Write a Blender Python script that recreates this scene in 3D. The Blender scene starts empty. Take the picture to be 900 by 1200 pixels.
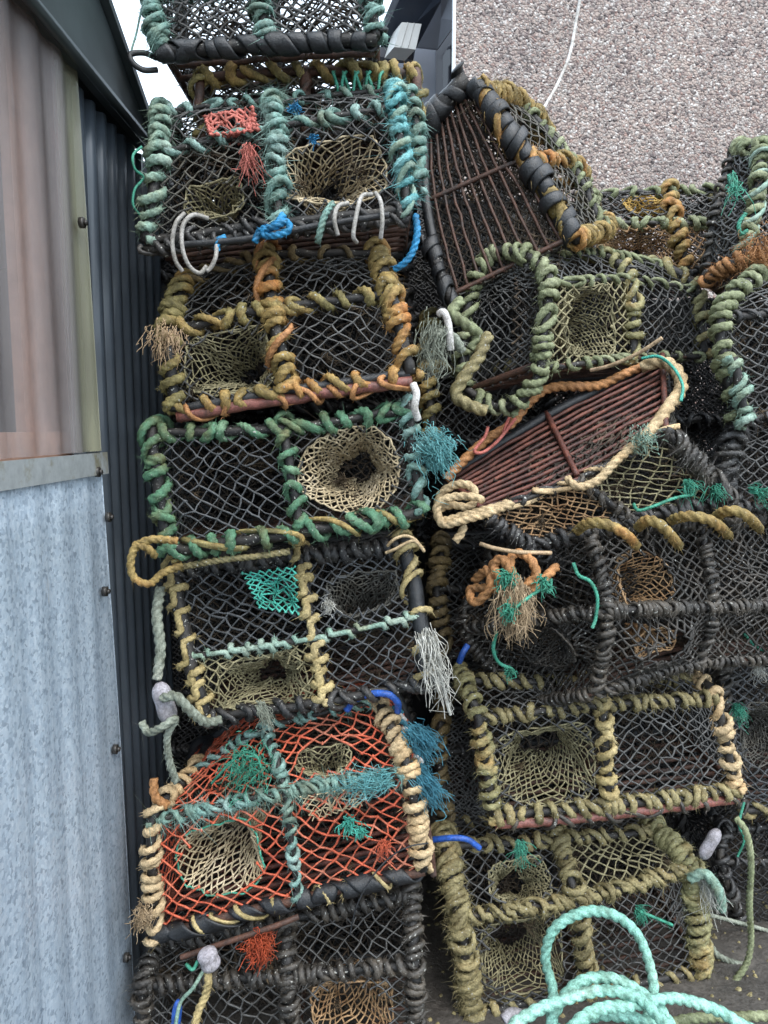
import bpy, math, random
import numpy as np
from math import sin, cos, pi, radians

rng = np.random.default_rng(7)
SC = bpy.context.scene
COL = SC.collection

# ------------------------------------------------------------------ camera
CAM_H = 1.5
PITCH = radians(6.5)
FPX = 866.0
cam_d = bpy.data.cameras.new('camera')
cam_d.sensor_fit = 'VERTICAL'
cam_d.sensor_height = 36.0
cam_d.lens = FPX / 1200.0 * 36.0
cam_d.clip_end = 500
cam_d.clip_start = 0.02
cam = bpy.data.objects.new('camera', cam_d)
COL.objects.link(cam)
cam.location = (0, 0, CAM_H)
cam.rotation_euler = (pi / 2 - PITCH, 0, 0)
SC.camera = cam


def P(px, py, z):
    """a place in the yard, read off the photograph at a real distance z"""
    a = (px - 450.0) / FPX
    b = -(py - 600.0) / FPX
    d = np.array([a, cos(PITCH) + b * sin(PITCH), -sin(PITCH) + b * cos(PITCH)])
    d *= z / d[1]
    return np.array([d[0], d[1], d[2] + CAM_H])


# ------------------------------------------------------------------ materials
MATS = {}


def new_mat(name):
    m = bpy.data.materials.new(name)
    m.use_nodes = True
    return m, m.node_tree.nodes, m.node_tree.links, m.node_tree.nodes['Principled BSDF']


def ramp(N, stops, interp='LINEAR'):
    r = N.new('ShaderNodeValToRGB')
    r.color_ramp.interpolation = interp
    while len(r.color_ramp.elements) > 1:
        r.color_ramp.elements.remove(r.color_ramp.elements[-1])
    r.color_ramp.elements[0].position = stops[0][0]
    r.color_ramp.elements[0].color = (*stops[0][1], 1)
    for p, c in stops[1:]:
        e = r.color_ramp.elements.new(p)
        e.color = (*c, 1)
    return r


def noise(N, L, co, scale, detail=4, rough=.6):
    n = N.new('ShaderNodeTexNoise')
    n.inputs['Scale'].default_value = scale
    n.inputs['Detail'].default_value = detail
    n.inputs['Roughness'].default_value = rough
    if co is not None:
        L.new(co, n.inputs['Vector'])
    return n


def fibre_mat(name, c1, c2, c3, scale=9, rough=.62, spec=.35, crust_glint=.0):
    """weathered rope or twine: patches of growth and stain, fine fibre, a few pale specks, part crusty growth, part painted wet glints"""
    m, N, L, b = new_mat(name)
    tc = N.new('ShaderNodeTexCoord')
    co = tc.outputs['Object']
    n1 = noise(N, L, co, scale, 3)
    r1 = ramp(N, [(.30, c1), (.50, c2), (.68, c3)])
    L.new(n1.outputs['Fac'], r1.inputs['Fac'])
    n2 = noise(N, L, co, 240, 4, .7)
    r2 = ramp(N, [(.28, (.35, .35, .35)), (.72, (1.45, 1.45, 1.45))])
    L.new(n2.outputs['Fac'], r2.inputs['Fac'])
    mx = N.new('ShaderNodeMix')
    mx.data_type = 'RGBA'
    mx.blend_type = 'MULTIPLY'
    mx.inputs[0].default_value = .85
    L.new(r1.outputs['Color'], mx.inputs[6])
    L.new(r2.outputs['Color'], mx.inputs[7])
    n4 = noise(N, L, co, 42, 3, .6)
    r4 = ramp(N, [(.34, (.48, .46, .42)), (.60, (1.12, 1.12, 1.12))])
    L.new(n4.outputs['Fac'], r4.inputs['Fac'])
    m4 = N.new('ShaderNodeMix')
    m4.data_type = 'RGBA'
    m4.blend_type = 'MULTIPLY'
    m4.inputs[0].default_value = .8
    L.new(mx.outputs[2], m4.inputs[6])
    L.new(r4.outputs['Color'], m4.inputs[7])
    out = m4.outputs[2]
    if crust_glint > 0:  # pale specks: barnacles and wet glints painted into the colour
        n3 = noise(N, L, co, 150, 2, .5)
        r3 = ramp(N, [(.70 - .05 * crust_glint, (0, 0, 0)), (.74 - .05 * crust_glint, (1, 1, 1))])
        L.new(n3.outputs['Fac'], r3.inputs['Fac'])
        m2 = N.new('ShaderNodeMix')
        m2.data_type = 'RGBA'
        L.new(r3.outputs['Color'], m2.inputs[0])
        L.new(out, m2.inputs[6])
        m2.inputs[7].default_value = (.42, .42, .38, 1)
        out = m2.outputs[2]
    L.new(out, b.inputs['Base Color'])
    bp = N.new('ShaderNodeBump')
    bp.inputs['Strength'].default_value = .6
    bp.inputs['Distance'].default_value = .003
    L.new(n2.outputs['Fac'], bp.inputs['Height'])
    L.new(bp.outputs['Normal'], b.inputs['Normal'])
    b.inputs['Roughness'].default_value = rough
    b.inputs['Specular IOR Level'].default_value = spec
    MATS[name] = m
    return m


fibre_mat('teal rope', (.20, .23, .16), (.19, .34, .30), (.33, .46, .42), 8, crust_glint=.3)
fibre_mat('pale teal rope', (.30, .33, .22), (.24, .38, .31), (.38, .48, .40), 9)
fibre_mat('bright teal fibre', (.10, .30, .31), (.14, .40, .42), (.28, .52, .51), 14)
fibre_mat('blue tuft fibre', (.03, .14, .20), (.06, .23, .31), (.10, .30, .36), 20)
fibre_mat('green rope', (.14, .15, .07), (.09, .22, .13), (.19, .31, .19), 9, crust_glint=.3)
fibre_mat('gold rope', (.16, .13, .045), (.36, .25, .09), (.46, .20, .06), 7, crust_glint=.2)
fibre_mat('gold olive rope', (.13, .12, .05), (.30, .25, .10), (.38, .24, .08), 8, crust_glint=.2)
fibre_mat('straw rope', (.30, .24, .10), (.48, .38, .18), (.55, .45, .24), 8)
fibre_mat('cream rope', (.42, .30, .16), (.58, .44, .26), (.60, .40, .20), 7)
fibre_mat('orange rope', (.22, .12, .05), (.48, .23, .09), (.52, .26, .12), 8)
fibre_mat('sage rope', (.13, .14, .07), (.24, .27, .15), (.34, .36, .22), 8, crust_glint=.3)
fibre_mat('sage tan rope', (.20, .18, .08), (.32, .30, .15), (.38, .26, .10), 9, crust_glint=.5)
fibre_mat('mud tan rope', (.16, .13, .06), (.28, .24, .12), (.34, .27, .13), 10, crust_glint=.5)
fibre_mat('grey rope', (.17, .19, .15), (.28, .31, .25), (.33, .34, .28), 10)
fibre_mat('brown rope', (.08, .06, .03), (.16, .12, .06), (.24, .17, .07), 10, crust_glint=.2)
fibre_mat('black rope', (.014, .014, .015), (.035, .034, .034), (.075, .068, .06), 10, .42, .6, crust_glint=.6)
fibre_mat('charcoal rope', (.022, .019, .016), (.052, .045, .037), (.105, .088, .068), 10, .45, .6, crust_glint=.7)
fibre_mat('turquoise rope', (.20, .44, .36), (.30, .60, .50), (.40, .64, .53), 5, .5, .4)
fibre_mat('white fibre', (.45, .45, .40), (.60, .60, .55), (.68, .68, .62), 12)
fibre_mat('jute fibre', (.30, .21, .12), (.42, .31, .19), (.50, .38, .25), 20)
fibre_mat('green twine', (.04, .22, .14), (.06, .32, .22), (.12, .40, .28), 15, .5)
fibre_mat('blue rope', (.02, .16, .34), (.03, .26, .52), (.06, .34, .58), 15, .5)
fibre_mat('red twine', (.48, .09, .05), (.66, .14, .07), (.58, .22, .14), 12, .5)
fibre_mat('coral twine', (.56, .15, .12), (.62, .20, .16), (.50, .12, .10), 12)
fibre_mat('rust red twine', (.36, .05, .02), (.44, .08, .03), (.30, .06, .03), 12)
fibre_mat('black twine', (.040, .038, .034), (.066, .066, .064), (.115, .115, .112), 11, .42, .6)
fibre_mat('dark back twine', (.012, .012, .013), (.024, .023, .023), (.04, .038, .034), 11, .5, .5)  # back nets coloured darker to put shade inside the creels
fibre_mat('old inner twine', (.018, .014, .011), (.05, .038, .028), (.13, .092, .058), 6)
fibre_mat('weed', (.03, .022, .014), (.07, .05, .03), (.13, .09, .05), 14)
fibre_mat('tar twine', (.022, .020, .018), (.045, .041, .036), (.085, .072, .058), 12, .45, .5, crust_glint=.4)
fibre_mat('grey twine', (.07, .07, .06), (.12, .115, .10), (.17, .155, .125), 11)
fibre_mat('beige twine', (.38, .30, .18), (.54, .44, .28), (.62, .52, .36), 11)
fibre_mat('khaki twine', (.17, .15, .08), (.29, .26, .15), (.36, .32, .19), 11)
fibre_mat('rust tan twine', (.28, .15, .07), (.40, .25, .13), (.46, .30, .16), 11)
fibre_mat('gold twine', (.40, .24, .05), (.52, .34, .09), (.44, .30, .12), 12)
fibre_mat('pale teal twine', (.05, .36, .28), (.08, .46, .36), (.12, .50, .40), 12)
fibre_mat('old steel', (.05, .028, .02), (.10, .045, .028), (.055, .04, .035), 16, .55, .5)
fibre_mat('rust steel', (.05, .022, .018), (.125, .042, .030), (.22, .075, .048), 26, .5, .5)
fibre_mat('red painted steel', (.20, .075, .06), (.27, .095, .075), (.14, .06, .045), 14, .38, .6)
fibre_mat('crusted bar', (.010, .010, .009), (.020, .018, .017), (.045, .038, .03), 22, .5, .5, crust_glint=.8)
fibre_mat('rubber', (.012, .013, .015), (.022, .024, .027), (.035, .037, .04), 14, .38, .55)
fibre_mat('grey rubber', (.05, .055, .06), (.08, .085, .09), (.11, .115, .12), 14, .5, .5)
fibre_mat('pale hose', (.30, .29, .26), (.46, .44, .41), (.10, .095, .09), 14, .5, .4)
fibre_mat('white plastic', (.62, .60, .57), (.70, .68, .65), (.55, .52, .48), 14, .35, .5)
fibre_mat('lilac plastic', (.32, .30, .34), (.40, .38, .41), (.28, .27, .28), 14, .45, .45)
fibre_mat('blue plastic', (.02, .08, .38), (.03, .12, .50), (.03, .10, .42), 14, .3, .5)
fibre_mat('cane', (.40, .28, .16), (.50, .36, .22), (.44, .30, .20), 14, .55)


# ------------------------------------------------------------------ mesh building
class MB:
    def __init__(s):
        s.V, s.Q, s.T, s.n = [], [], [], 0

    def add(s, v, q=None, t=None):
        v = np.asarray(v, dtype=np.float64).reshape(-1, 3)
        if q is not None and len(q):
            s.Q.append(np.asarray(q, dtype=np.int64).reshape(-1, 4) + s.n)
        if t is not None and len(t):
            s.T.append(np.asarray(t, dtype=np.int64).reshape(-1, 3) + s.n)
        s.V.append(v)
        s.n += len(v)

    def build(s, name, mat, parent=None, smooth=True, origin=None):
        V = np.concatenate(s.V) if s.V else np.zeros((0, 3))
        Q = np.concatenate(s.Q) if s.Q else np.zeros((0, 4), int)
        T = np.concatenate(s.T) if s.T else np.zeros((0, 3), int)
        o_w = np.zeros(3)
        if parent is not None:
            p = parent
            while p is not None:
                o_w = o_w + np.array(p.location)
                p = p.parent
            loc = np.zeros(3)
        else:
            loc = np.array([(V[:, 0].min() + V[:, 0].max()) / 2, (V[:, 1].min() + V[:, 1].max()) / 2, V[:, 2].min()]) if origin is None else np.asarray(origin)
            o_w = loc
        V = V - o_w
        me = bpy.data.meshes.new(name)
        me.vertices.add(len(V))
        me.vertices.foreach_set('co', V.astype(np.float32).ravel())
        nl = len(Q) * 4 + len(T) * 3
        me.loops.add(nl)
        me.loops.foreach_set('vertex_index', np.concatenate([Q.ravel(), T.ravel()]).astype(np.int32))
        me.polygons.add(len(Q) + len(T))
        st = np.concatenate([np.arange(len(Q)) * 4, len(Q) * 4 + np.arange(len(T)) * 3]).astype(np.int32)
        me.polygons.foreach_set('loop_start', st)
        me.polygons.foreach_set('use_smooth', np.full(len(Q) + len(T), bool(smooth)))
        me.update(calc_edges=True)
        me.validate()
        if mat is not None:
            me.materials.append(MATS[mat] if isinstance(mat, str) else mat)
        o = bpy.data.objects.new(name, me)
        COL.objects.link(o)
        o.location = loc
        if parent is not None:
            o.parent = parent
        return o


def tag(o, label=None, cat=None, group=None, kind=None):
    if label:
        o['label'] = label
    if cat:
        o['category'] = cat
    if group:
        o['group'] = group
    if kind:
        o['kind'] = kind
    return o


def empty(name, loc):
    o = bpy.data.objects.new(name, None)
    o.empty_display_size = .05
    COL.objects.link(o)
    o.location = loc
    return o


def smooth_path(pts, n=12, closed=False):
    pts = np.asarray(pts, float)
    if len(pts) == 2:
        t = np.linspace(0, 1, n + 1)[:, None]
        return pts[0] * (1 - t) + pts[1] * t
    if closed:
        p = np.vstack([pts[-1], pts, pts[:2]])
    else:
        p = np.vstack([2 * pts[0] - pts[1], pts, 2 * pts[-1] - pts[-2]])
    out = []
    t = np.linspace(0, 1, n, endpoint=False)[:, None]
    for i in range(1, len(p) - 2):
        a, b, c, d = p[i - 1], p[i], p[i + 1], p[i + 2]
        out.append(.5 * (2 * b + (c - a) * t + (2 * a - 5 * b + 4 * c - d) * t ** 2 + (3 * b - a - 3 * c + d) * t ** 3))
    out = np.vstack(out)
    return np.vstack([out, p[-2][None]]) if not closed else np.vstack([out, out[:1]])


def resample(path, step):
    seg = np.linalg.norm(np.diff(path, axis=0), axis=1)
    s = np.concatenate([[0], np.cumsum(seg)])
    n = max(2, int(s[-1] / step) + 1)
    ss = np.linspace(0, s[-1], n)
    return np.stack([np.interp(ss, s, path[:, k]) for k in range(3)], 1), ss


def unit(v):
    return v / np.maximum(np.linalg.norm(v, axis=-1, keepdims=True), 1e-9)


def frames(path):
    T = unit(np.gradient(path, axis=0))
    n = np.cross(T[0], [0.3, .2, 1.])
    n /= np.linalg.norm(n)
    Ns = [n]
    for i in range(1, len(T)):
        n = n - T[i] * np.dot(n, T[i])
        n = n / max(np.linalg.norm(n), 1e-9)
        Ns.append(n)
    N = np.array(Ns)
    return T, N, np.cross(T, N)


def sweep(mb, path, rn, rb=None, N=None, sides=8, lobes=0, twist=0, cap=True):
    """a tube along path; rn radius along N, rb across; lobes/twist give laid rope its strands"""
    n = len(path)
    T = unit(np.gradient(path, axis=0))
    if N is None:
        T, N, B = frames(path)
    else:
        N = unit(N - T * np.sum(N * T, 1, keepdims=True))
        B = np.cross(T, N)
    rb = rn if rb is None else rb
    rn = np.broadcast_to(np.asarray(rn, float), (n,))[:, None]
    rb = np.broadcast_to(np.asarray(rb, float), (n,))[:, None]
    th = np.linspace(0, 2 * pi, sides, endpoint=False)[None, :]
    if lobes:
        seg = np.linalg.norm(np.diff(path, axis=0), axis=1)
        s = np.concatenate([[0], np.cumsum(seg)])[:, None]
        k = .60 + .46 * np.abs(np.cos(lobes / 2 * (th - twist * s))) ** .8
    else:
        k = np.ones((n, sides))
    V = path[:, None, :] + (rn * k * np.cos(th))[..., None] * N[:, None, :] + (rb * k * np.sin(th))[..., None] * B[:, None, :]
    i = np.arange(n - 1)[:, None] * sides
    j = np.arange(sides)[None, :]
    j2 = (j + 1) % sides
    Q = np.stack([i + j, i + j2, i + sides + j2, i + sides + j], -1).reshape(-1, 4)
    V = V.reshape(-1, 3)
    if cap:
        c0, c1 = len(V), len(V) + 1
        V = np.vstack([V, path[:1], path[-1:]])
        jj = np.arange(sides)
        t0 = np.stack([np.full(sides, c0), (jj + 1) % sides, jj], 1)
        t1 = np.stack([np.full(sides, c1), (n - 1) * sides + jj, (n - 1) * sides + (jj + 1) % sides], 1)
        mb.add(V, Q, np.vstack([t0, t1]))
    else:
        mb.add(V, Q)
    return V


def fuzz(mb, path, r, per_m=120, length=.014, w=.0008):
    """loose broken fibres standing off the rope"""
    seg = np.linalg.norm(np.diff(path, axis=0), axis=1)
    n = int(seg.sum() * per_m * 2.2)
    if n < 1:
        return
    idx = rng.integers(0, len(path) - 1, n)
    T = unit(path[idx + 1] - path[idx])
    d = rng.normal(size=(n, 3))
    d = unit(d - T * np.sum(d * T, 1, keepdims=True))
    base = path[idx] + d * r * .85
    ln = (length * (.35 + rng.random(n) ** 2 * 1.3))[:, None]
    tip = base + d * ln * .75 + T * ln * rng.normal(0, .8, (n, 1)) + np.array([0, 0, -.25]) * ln
    side = unit(np.cross(d, T + .3 * d)) * w
    V = np.stack([base - side, base + side, tip], 1).reshape(-1, 3)
    mb.add(V, None, np.arange(n * 3).reshape(-1, 3))


def wrap_path(path, pitch, R, hitch=0., jit=.22, step=.006, phase=None):
    """line of a rope wound round a bar: turns of uneven spacing; hitch = share of each turn that runs straight along the front"""
    C, s = resample(path, .004)
    L = s[-1]
    T = unit(np.gradient(C, axis=0))
    ref = np.tile(np.array([-.1, -1., .25]), (len(C), 1))
    N = unit(ref - T * np.sum(ref * T, 1, keepdims=True))
    B = np.cross(T, N)
    S, PH = [0.], [rng.random() * 6 if phase is None else phase]
    while S[-1] < L:
        p = pitch * float(np.clip(1 + rng.normal(0, jit), .55, 1.7))
        if hitch > 0:
            S += [S[-1] + p * (1 - hitch), S[-1] + p]
            PH += [PH[-1] + 2 * pi, PH[-1] + 2 * pi + .0]
        else:
            S.append(S[-1] + p)
            PH.append(PH[-1] + 2 * pi)
    S, PH = np.array(S), np.array(PH)
    if hitch > 0:
        PH = PH - PH[0]
    m = int(L * 60 + (PH[-1] * R) / step) + 8
    # sample evenly along wound length
    fine_s = np.linspace(0, L, 4000)
    fine_p = np.interp(fine_s, S, PH)
    dl = np.sqrt(np.gradient(fine_s) ** 2 + (R * np.gradient(fine_p)) ** 2)
    cl = np.cumsum(dl)
    g = np.interp(np.linspace(cl[0], cl[-1], max(8, int((cl[-1] - cl[0]) / step))), cl, fine_s)
    ph = np.interp(g, S, PH)
    Cg = np.stack([np.interp(g, s, C[:, k]) for k in range(3)], 1)
    Ng = unit(np.stack([np.interp(g, s, N[:, k]) for k in range(3)], 1))
    Bg = unit(np.stack([np.interp(g, s, B[:, k]) for k in range(3)], 1))
    tl = .42 * pitch * np.sin(ph + 2.2 * np.sin(ph * .13 + rng.random() * 6) + rng.random() * 6) * (.5 + .5 * np.sin(ph * .21 + rng.random() * 6))
    Tg = np.cross(Ng, Bg)
    if hitch == 0:
        Cg = Cg + Tg * tl[:, None]
    wob = 1 + .10 * np.sin(g * 61 + rng.random() * 6) + .17 * np.sin(ph * .37 + rng.random() * 6) + .08 * np.sin(ph * 1.7 + rng.random() * 6)
    rad = np.cos(ph)[:, None] * Ng + np.sin(ph)[:, None] * Bg
    return Cg + rad * (R * wob)[:, None], rad


def W(mat, r=.012, pitch=.035, R=.016, hitch=0., fz=110, flat=False, jit=.36, bar='crusted bar', barR=None, second=None, fl=.014):
    if not flat:
        r, R, pitch = r * .655, R * .80, pitch * .82
    barR = R if barR is None else barR
    if second is None and fz >= 230 and not flat:
        second = dict(mat=mat, r=r * .8, pitch=pitch * 1.5, R=R + r * .7, hitch=0., fz=fz, flat=False, jit=.45, fl=fl * 1.2)
    return dict(mat=mat, r=r, pitch=pitch, R=R, hitch=hitch, fz=fz, flat=flat, jit=jit, bar=bar, barR=R if barR is None else barR, second=second, fl=fl)


def wound_bar(path, w, parent, name):
    """bar (part) with its lashing (sub-part)"""
    mb = MB()
    C, _ = resample(path, .02)
    C = C + rng.normal(0, .0015, C.shape)
    sweep(mb, C, w['barR'], sides=8)
    bar = mb.build(name, w['bar'], parent)
    for ww in (w, w['second']):
        if ww is None:
            continue
        mb = MB()
        Rr = ww['R'] + ww['r'] * (.25 if ww['flat'] else .62)
        pts, rad = wrap_path(path, ww['pitch'], Rr, ww['hitch'], ww['jit'], .0048)
        ii = np.arange(len(pts))
        rr = ww['r'] * (1 + .12 * np.sin(ii * .11 + rng.random() * 6) + .10 * np.sin(ii * .037 + rng.random() * 6))
        if ww['flat']:
            sweep(mb, pts, rr * .32, rr * 1.25, N=rad, sides=8)
        else:
            sweep(mb, pts, rr * .84, rr * 1.08, N=rad, sides=15, lobes=3, twist=2 * pi / (ww['r'] * 5.6))
            fuzz(mb, pts, ww['r'], ww['fz'], ww['fl'])
        mb.build('rubber_strip' if ww['flat'] else 'rope_lashing', ww['mat'], bar)
    return bar


# ------------------------------------------------------------------ nets
def strands(mb, A, B, r, knots=None, kr=None):
    A, B = np.asarray(A), np.asarray(B)
    n = len(A)
    if n == 0:
        return
    T = unit(B - A)
    up = np.where(np.abs(T[:, 2:3]) > .9, np.array([[1., 0, 0]]), np.array([[0., 0, 1]]))
    N = unit(np.cross(T, up))
    Bn = np.cross(T, N)
    mid = (A + B) / 2 + rng.normal(0, 1, (n, 3)) * (np.linalg.norm(B - A, axis=1) * .035)[:, None]
    V = []
    rs = r * (.72 + .55 * rng.random((n, 1)))
    for C in (A, mid, B):
        for a in (pi / 4, 3 * pi / 4, 5 * pi / 4, 7 * pi / 4):
            V.append(C + (cos(a) * N + sin(a) * Bn) * rs)
    V = np.stack(V, 1).reshape(-1, 3)
    q = []
    for k in range(2):
        for j in range(4):
            q.append((k * 4 + j, k * 4 + (j + 1) % 4, k * 4 + 4 + (j + 1) % 4, k * 4 + 4 + j))
    Q = (np.array(q)[None] + (np.arange(n) * 12)[:, None, None]).reshape(-1, 4)
    mb.add(V, Q)
    if knots is not None and len(knots):
        K = np.asarray(knots)
        kr = kr or r * 1.9
        o = np.array([[1, 0, 0], [-1, 0, 0], [0, 1, 0], [0, -1, 0], [0, 0, 1], [0, 0, -1]], float) * kr
        V = (K[:, None, :] + o[None] * (1 + .3 * rng.normal(0, 1, (len(K), 6, 1)))).reshape(-1, 3)
        t = np.array([(0, 2, 4), (2, 1, 4), (1, 3, 4), (3, 0, 4), (2, 0, 5), (1, 2, 5), (3, 1, 5), (0, 3, 5)])
        mb.add(V, None, (t[None] + (np.arange(len(K)) * 6)[:, None, None]).reshape(-1, 3))


def lattice(nu, nv, wrap=False):
    E = []
    for j in range(nv):
        for i in range(nu):
            i2 = (i + 1) % nu if wrap else i + 1
            if (i + j) % 2 == 0:
                E.append((i, j, i2, j + 1))
            else:
                E.append((i2, j, i, j + 1))
    return np.array(E)


def net_patch(mb, rows, cell=.034, r=.0021, jit=.10, sag=.012, hole=None, tear=.0, nu=None, nv=None):
    """diamond mesh over a patch given as rows of points (each row the same number of points)"""
    R = np.asarray(rows, float)
    nr, nc = R.shape[:2]
    wu = np.linalg.norm(np.diff(R, axis=1), axis=2).sum(1).mean()
    wv = np.linalg.norm(np.diff(R, axis=0), axis=2).sum(0).mean()
    nu = nu or max(4, int(round(wu / cell)) * 2)
    nv = nv or max(4, int(round(wv / (cell * .82))) * 2)
    u = np.linspace(0, 1, nu + 1)
    v = np.linspace(0, 1, nv + 1)
    uu, vv = np.meshgrid(u, v, indexing='ij')
    a, b, c, d = rng.random(4) * 6
    ed = (np.minimum(np.minimum(uu, 1 - uu), np.minimum(vv, 1 - vv)) * 4).clip(0, 1)
    uu = uu + (.030 * np.sin(vv * 5 + a) + .022 * np.sin(uu * 7 + vv * 3 + b)) * ed + rng.normal(0, jit / nu, uu.shape) * ed
    vv = vv + (.035 * np.sin(uu * 5 + c) + .022 * np.sin(vv * 7 + uu * 4 + d)) * ed + rng.normal(0, jit / nv, uu.shape) * ed
    uu, vv = uu.clip(0, 1), vv.clip(0, 1)
    x, y = uu * (nc - 1), vv * (nr - 1)
    xi, yi = np.minimum(x.astype(int), nc - 2), np.minimum(y.astype(int), nr - 2)
    fx, fy = (x - xi)[..., None], (y - yi)[..., None]
    pos = (R[yi, xi] * (1 - fx) + R[yi, xi + 1] * fx) * (1 - fy) + (R[yi + 1, xi] * (1 - fx) + R[yi + 1, xi + 1] * fx) * fy
    nrm = unit(np.cross(R[0, -1] - R[0, 0], R[-1, 0] - R[0, 0]))
    pos = pos + nrm * (ed * sag * (.6 + np.sin(uu * 4 + a) * np.cos(vv * 4 + b)))[..., None] + rng.normal(0, .0025, pos.shape) * ed[..., None]
    E = lattice(nu, nv)
    A, B = pos[E[:, 0], E[:, 1]], pos[E[:, 2], E[:, 3]]
    keep = rng.random(len(E)) > tear
    if hole is not None:
        hc, hu, hv, ra, rb = hole
        M = (A + B) / 2 - hc
        keep &= ((M @ hu) / ra) ** 2 + ((M @ hv) / rb) ** 2 > .96
    A, B = A[keep], B[keep]
    K = np.concatenate([A, B])
    K = np.unique(np.round(K, 6), axis=0)
    strands(mb, A, B, r, K)


def funnel(parent, c, hu, hv, ra, rb, depth_vec, mat, na=64, nd=14, r=.0017, swirl=.5, inner=.34, drop=(0, 0, 0), rim=None, sq=3.0):
    mb = MB()
    th = np.linspace(0, 2 * pi, na, endpoint=False)
    t = np.linspace(0, 1, nd + 1)
    pos = np.zeros((na, nd + 1, 3))
    drop = np.asarray(drop, float)
    ph0 = rng.random() * 6
    for j, tt in enumerate(t):
        k = 1 - (1 - inner) * (tt ** .75)
        a = th + swirl * tt ** 1.3
        ex = 2 / sq + (1 - 2 / sq) * min(1, tt * 1.6)
        cx = np.sign(np.cos(a)) * np.abs(np.cos(a)) ** ex
        cy = np.sign(np.sin(a)) * np.abs(np.sin(a)) ** ex
        wob = 1 + .05 * np.sin(3 * a + ph0) + .10 * np.sin(5 * a + ph0 * 2) * tt + .06 * np.sin(2 * a + ph0 * 3) * tt
        pos[:, j] = c + hu * (ra * k * cx * wob)[:, None] + hv * (rb * k * cy * wob)[:, None] + depth_vec * (tt ** 1.25) + drop * tt ** 1.5
    pos += rng.normal(0, .0021, pos.shape) + hv * (np.sin(th * 4 + ph0)[:, None, None] * .004)
    E = lattice(na, nd, True)
    A, B = pos[E[:, 0], E[:, 1]], pos[E[:, 2], E[:, 3]]
    K = np.unique(np.round(np.concatenate([A, B]), 6), axis=0)
    strands(mb, A, B, r, K, r * 1.7)
    f = mb.build('entrance_funnel', mat, parent)
    mb = MB()
    sweep(mb, np.vstack([pos[:, 0], pos[:1, 0]]), .0023, sides=6)
    mb.build('rim_twine', rim or mat, f)
    return f


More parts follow.
